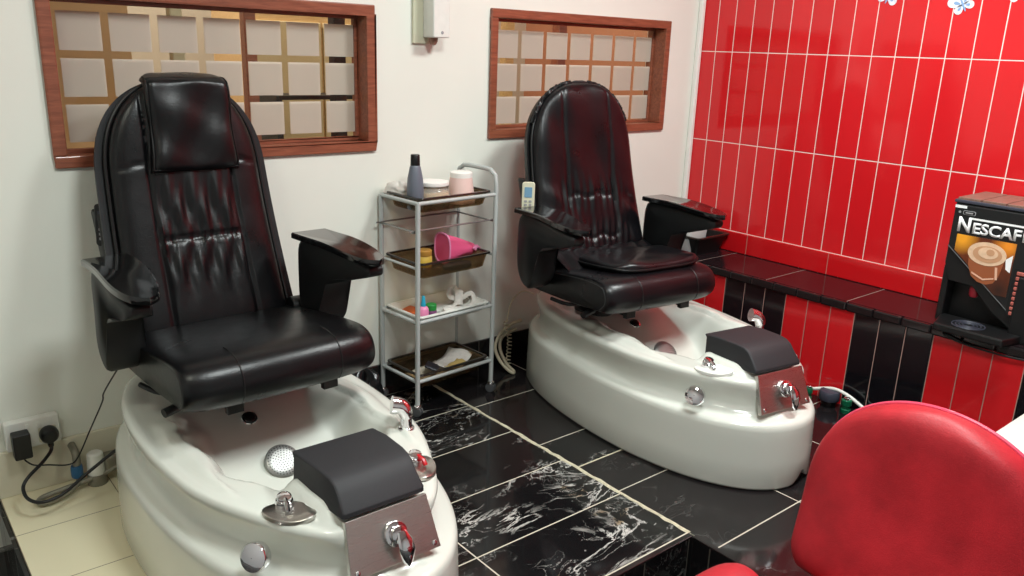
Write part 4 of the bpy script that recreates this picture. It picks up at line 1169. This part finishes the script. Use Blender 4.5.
# white wall box
wd = empty('wall_dispenser', (1.812, WY, 1.418)); tag(wd, 'white wall box with a brown nub below, between the two windows', 'dispenser')
MB().box((-.02, -.006, .09), (.075, .012, .20)).build('back_plate', M['cream_plastic'], wd, smooth=False, bevel=.002)
MB().prism(rrect(.075, .19, .006, 4, .022, .108), .012, .085, lambda a, c, h: V(a, -h, c)).build('cover', M['whiteplastic'], wd, bevel=.004)
MB().lathe([(.019, .016), (.017, .0), (.011, -.012), (.004, -.014)], (.01, -.045, .0), 20).build('nub', M['brownnub'], wd)
MB().prism(ell(.008, .010, 18, .024, .19), .0845, .087, lambda a, c, h: V(a, -h, c)).build('lens', M['caster'], wd, smooth=False)
MB().prism(ell(.006, .006, 18, .024, .032), .0845, .0865, lambda a, c, h: V(a, -h, c)).build('button', M['printgrey'], wd, smooth=False)

# coiled cream cord behind the far tub
P = []
for i in range(150):
    t = i / 149; a = t * 2 * PI * 13
    P.append((2.228 + .012 * math.sin(t * 5) + .0095 * math.cos(a), 2.690 - .05 * t + .0095 * math.sin(a), .215 - .20 * t))
cc = MB().tube(P, .0028, 7)
cc.tube([(2.235, 2.69, .215), (2.27, 2.70, .30), (2.33, 2.70, .34), (2.37, 2.66, .33)], .003, 8, 6)
tag(cc.build('coiled_cord', M['cord_cream']), 'cream coiled cord hanging behind the tub of the slipcovered chair', 'cord')
cc = MB(); cc.tube([(2.33, 2.700, .20), (2.27, 2.700, .192), (2.205, 2.695, .160), (2.165, 2.68, .112), (2.165, 2.65, .062), (2.18, 2.61, .024), (2.195, 2.585, .010), (2.21, 2.60, .012), (2.205, 2.64, .03), (2.195, 2.68, .09), (2.22, 2.70, .14), (2.30, 2.70, .165)], .0075, 10, 6)
tag(cc.build('cable_loop', M['cord_cream']), 'thick cream cable loop against the black skirting', 'cable')

# pipe fittings and white hose on the floor between far tub and bench
hs = MB().tube([(2.86, 1.86, .012), (2.98, 1.80, .012), (3.085, 1.725, .016), (3.095, 1.64, .046), (3.10, 1.56, .072), (3.10, 1.49, .064), (3.105, 1.41, .028), (3.11, 1.34, .010), (3.08, 1.20, .009), (3.00, 1.05, .009)], .0075, 10, 7)
tag(hs.build('hose', M['whiteplastic']), 'white hose running along the foot of the striped bench', 'hose')
o = empty('drain_cap', (3.085, 1.566, 0)); tag(o, 'dark grey round drain cap on the floor by the bench', 'cap')
MB().lathe([(.026, 0), (.026, .025), (.040, .027), (.042, .032), (.042, .06), (.038, .067), (.02, .068)], n=32).build('cap', M['darkgrey'], o)
MB().lathe([(.028, 0), (.030, .004), (.030, .018), (.027, .022)], n=24).build('collar', M['black'], o)
for (x, y, s, lab) in ((3.060, 1.648, .85, 'dark green pipe fitting on the floor, left of the grey drain cap'), (3.075, 1.483, 1.0, 'dark green pipe fitting on the floor, right of the grey drain cap')):
    f = empty('pipe_fitting', (x, y, 0)); tag(f, lab, 'pipe fitting', 'green pipe fittings by the bench')
    MB().lathe([(.019 * s, 0), (.020 * s, .004), (.020 * s, .016), (.015 * s, .019), (.015 * s, .032), (.020 * s, .035), (.021 * s, .052 * s + .004), (.017 * s, .058)], n=24).build('body', M['dkgreen'], f)
    MB().lathe([(.013 * s, .056), (.013 * s, .066), (.010 * s, .068)], n=20).build('spindle', M['chrome'], f)

# ------------------------------------------------------------------ red salon chair in the foreground
rc = empty('salon_chair', (1.42, .615, LOW)); tag(rc, 'red leather salon chair in the foreground beside the step', 'chair')
cl = lambda x, y, z: V(x - 1.42, y - .615, z - LOW)
# backrest: pillow with a big rounded top, facing -x
def rback():
    R = []; nv = 44; nu = 40
    YC, HW = .615, .268
    def hw(t):      # t 0 bottom .. 1 top
        w = HW
        if t < .13: w = HW * (.90 + .10 * math.sin(PI / 2 * t / .13))
        if t > .43: w = HW * max(0, 1 - ((t - .43) / .57) ** 2.3) ** .5
        return w
    for j in range(nv + 1):
        t = .5 - .5 * math.cos(PI * j / nv); z = .222 + .475 * t; e = max(0, 1 - abs(2 * t - 1) ** 9) ** .5
        xb = 1.665 + .055 * t + .02 * math.sin(PI * t); w = max(hw(t), .0005); ring = []
        for i in range(nu):
            u = -math.cos(PI * i / (nu - 1)); ring.append(cl(xb - (.012 + .052 * max(0, 1 - abs(u) ** 5) ** .5 * e), YC + u * w, z))
        for i in range(nu):
            u = math.cos(PI * i / (nu - 1)); ring.append(cl(xb + (.010 + .026 * max(0, 1 - abs(u) ** 5) ** .5 * e), YC + u * w, z))
        R.append(ring)
    edge = []
    for k in range(2, nv * 2 + 1):
        t = min(1, k / (nv * 2)); t = 1 - (1 - t) ** 2
        edge.append((t, hw(min(t, .9995))))
    pth = [cl(1.665 + .055 * t + .02 * math.sin(PI * t) + .012, YC - w - .001, .222 + .475 * t) for t, w in edge]
    pth += [cl(1.665 + .055 * t + .02 * math.sin(PI * t) + .012, YC + w + .001, .222 + .475 * t) for t, w in reversed(edge)]
    return R, pth
R, pth = rback()
bk = MB().rings(R).build('backrest', M['redleather'], rc, angle=75)
MB().tube(pth, .005, 8).build('piping', M['redpiping'], bk)
# seat cushion
R = []
for k in range(13):
    a = PI * (k / 12 - .5); q_ = max(0, math.cos(a)) ** .4
    R.append([cl(1.39 + x * (.86 + .14 * q_), .615 + y * (.86 + .14 * q_), .17 + .065 * math.sin(a)) for x, y in rrect(.50, .47, .09, 7)])
MB().rings(R).build('seat', M['redleather'], rc, angle=70)
for s in (1, -1):
    R = []
    yc = .615 + s * .225
    for k in range(19):
        t = k / 18; x = 1.43 - .36 * t; e = max(0, 1 - abs(2 * t - 1) ** 5) ** .5
        R.append([cl(x, yc + .062 * e * math.cos(q) * (1 if abs(math.cos(q)) < .99 else 1), .305 + .032 * e * math.sin(q)) for q in [2 * PI * i / 22 for i in range(22)]])
    a_ = MB().rings(R).build('armrest', M['redleather'], rc, angle=70)
    MB().tube([cl(1.36, yc, .28), cl(1.37, yc, .235), cl(1.42, yc - s * .02, .20), cl(1.50, yc - s * .06, .14)], .014, 12, 5).build('arm_bracket', M['chrome'], a_)
MB().tube([cl(1.60, .615, .12), cl(1.70, .615, .14), cl(1.735, .615, .22), cl(1.735, .615, .36)], .020, 12, 5, False, 1).build('back_support', M['chrome'], rc)
pm = MB().lathe([(.03, .0), (.03, .12)], cl(1.39, .615, LOW + .03 - 0) * 1, 20)
MB().lathe([(.028, .02), (.028, .16), (.045, .17), (.045, .29)], V(-.03, 0, 0), 24).build('column', M['chrome'], rc)
MB().lathe([(.23, 0), (.235, .006), (.225, .014), (.06, .03), (.03, .034)], V(-.03, 0, 0), 44).build('base', M['chrome'], rc)
MB().tube([V(-.07, .0, .20), V(-.15, .16, .2), V(-.17, .24, .21)], .008, 10, 4).build('pump_lever', M['chrome'], rc)

# low white cabinet beyond the red chair
wc = empty('cabinet', (2.62, .56, 0)); tag(wc, 'low white cabinet beside the bench behind the red chair', 'cabinet')
MB().box((0, 0, .145), (.86, .48, .25)).build('carcass', M['whiteplastic'], wc, smooth=False, bevel=.004)
MB().box((0, 0, .285), (.90, .50, .03)).build('cabinet_top', M['whiteplastic'], wc, smooth=False, bevel=.01, seg=4)
MB().box((0, .0, .012), (.80, .42, .024)).build('plinth', M['black'], wc, smooth=False)
for s in (-1, 1):
    d = MB().box((s * .212, -.246, .145), (.41, .012, .23)).build('door', M['whiteplastic'], wc, smooth=False, bevel=.003)
    MB().tube([(s * .04, -.250, .12), (s * .04, -.27, .13), (s * .04, -.27, .18), (s * .04, -.250, .19)], .005, 8).build('handle', M['chrome'], d)

# ------------------------------------------------------------------ lights
def panel(x, y, w, d, power, col, label, z=CEIL, size=None, spread=PI):
    r = empty('ceiling_or_fill_light', (x, y, z)); tag(r, label, 'ceiling light', 'ceiling lights')
    f = MB()
    for a, b_, c, e in ((0, d / 2, w, .02), (0, -d / 2, w, .02), (w / 2, 0, .02, d), (-w / 2, 0, .02, d)): f.box((a, b_, -.02), (c + .02, e + .02, .04))
    f.build('frame', M['whiteplastic'], r, smooth=False, bevel=.004)
    MB().box((0, 0, -.012), (w - .02, d - .02, .01)).build('diffuser', M['lamp'], r, smooth=False)
    L = bpy.data.lights.new('panel_light', 'AREA'); L.shape = 'RECTANGLE'; L.size = w - .03; L.size_y = d - .03; L.energy = power; L.color = col; L.spread = spread
    o = bpy.data.objects.new('panel_light', L); COL.objects.link(o); o.parent = r; o.location = (0, 0, -.042)
panel(2.55, 1.0, .5, .5, 46, (.93, 1, .98), 'square ceiling light over the far pedicure chair')
panel(1.1, .5, .6, .6, 44, (.92, 1, .99), 'added square fill light over the middle of the salon')  # fill panel added to lift the general light level
panel(-.5, 1.0, .5, .5, 11, (.98, 1, .84), 'added square fill light over the left of the salon')  # weak greenish fill panel, added for the left wall and near tub
panel(1.2, 4.1, .5, .5, 30, (1, .95, .88), 'square ceiling light in the room behind the near window', 2.75)
panel(3.2, 4.1, .5, .5, 30, (1, .95, .88), 'square ceiling light in the room behind the far window', 2.75)

w = bpy.data.worlds.new('world'); sc.world = w; w.use_nodes = True
w.node_tree.nodes['Background'].inputs[0].default_value = (.9, .95, 1, 1); w.node_tree.nodes['Background'].inputs[1].default_value = .3

# ------------------------------------------------------------------ camera
cam = bpy.data.cameras.new('camera'); co = bpy.data.objects.new('camera', cam); COL.objects.link(co)
cam.sensor_width = 36; cam.lens = 36 * 814.38 / 1024; cam.clip_start = .02
yaw, pitch, roll = map(math.radians, (40.0376, 16.3455, 2.0334))
fwd = V(math.sin(yaw) * math.cos(pitch), math.cos(yaw) * math.cos(pitch), -math.sin(pitch)); rt = V(math.cos(yaw), -math.sin(yaw), 0); up = rt.cross(fwd)
r2 = rt * math.cos(roll) + up * math.sin(roll); u2 = up * math.cos(roll) - rt * math.sin(roll)
co.matrix_world = Matrix(((r2.x, u2.x, -fwd.x, 0), (r2.y, u2.y, -fwd.y, 0), (r2.z, u2.z, -fwd.z, 1.4), (0, 0, 0, 1)))
sc.camera = co
sc.view_settings.view_transform = 'Standard'; sc.view_settings.look = 'None'; sc.view_settings.gamma = 1
sc.view_settings.use_curve_mapping = False; sc.view_settings.exposure = .34
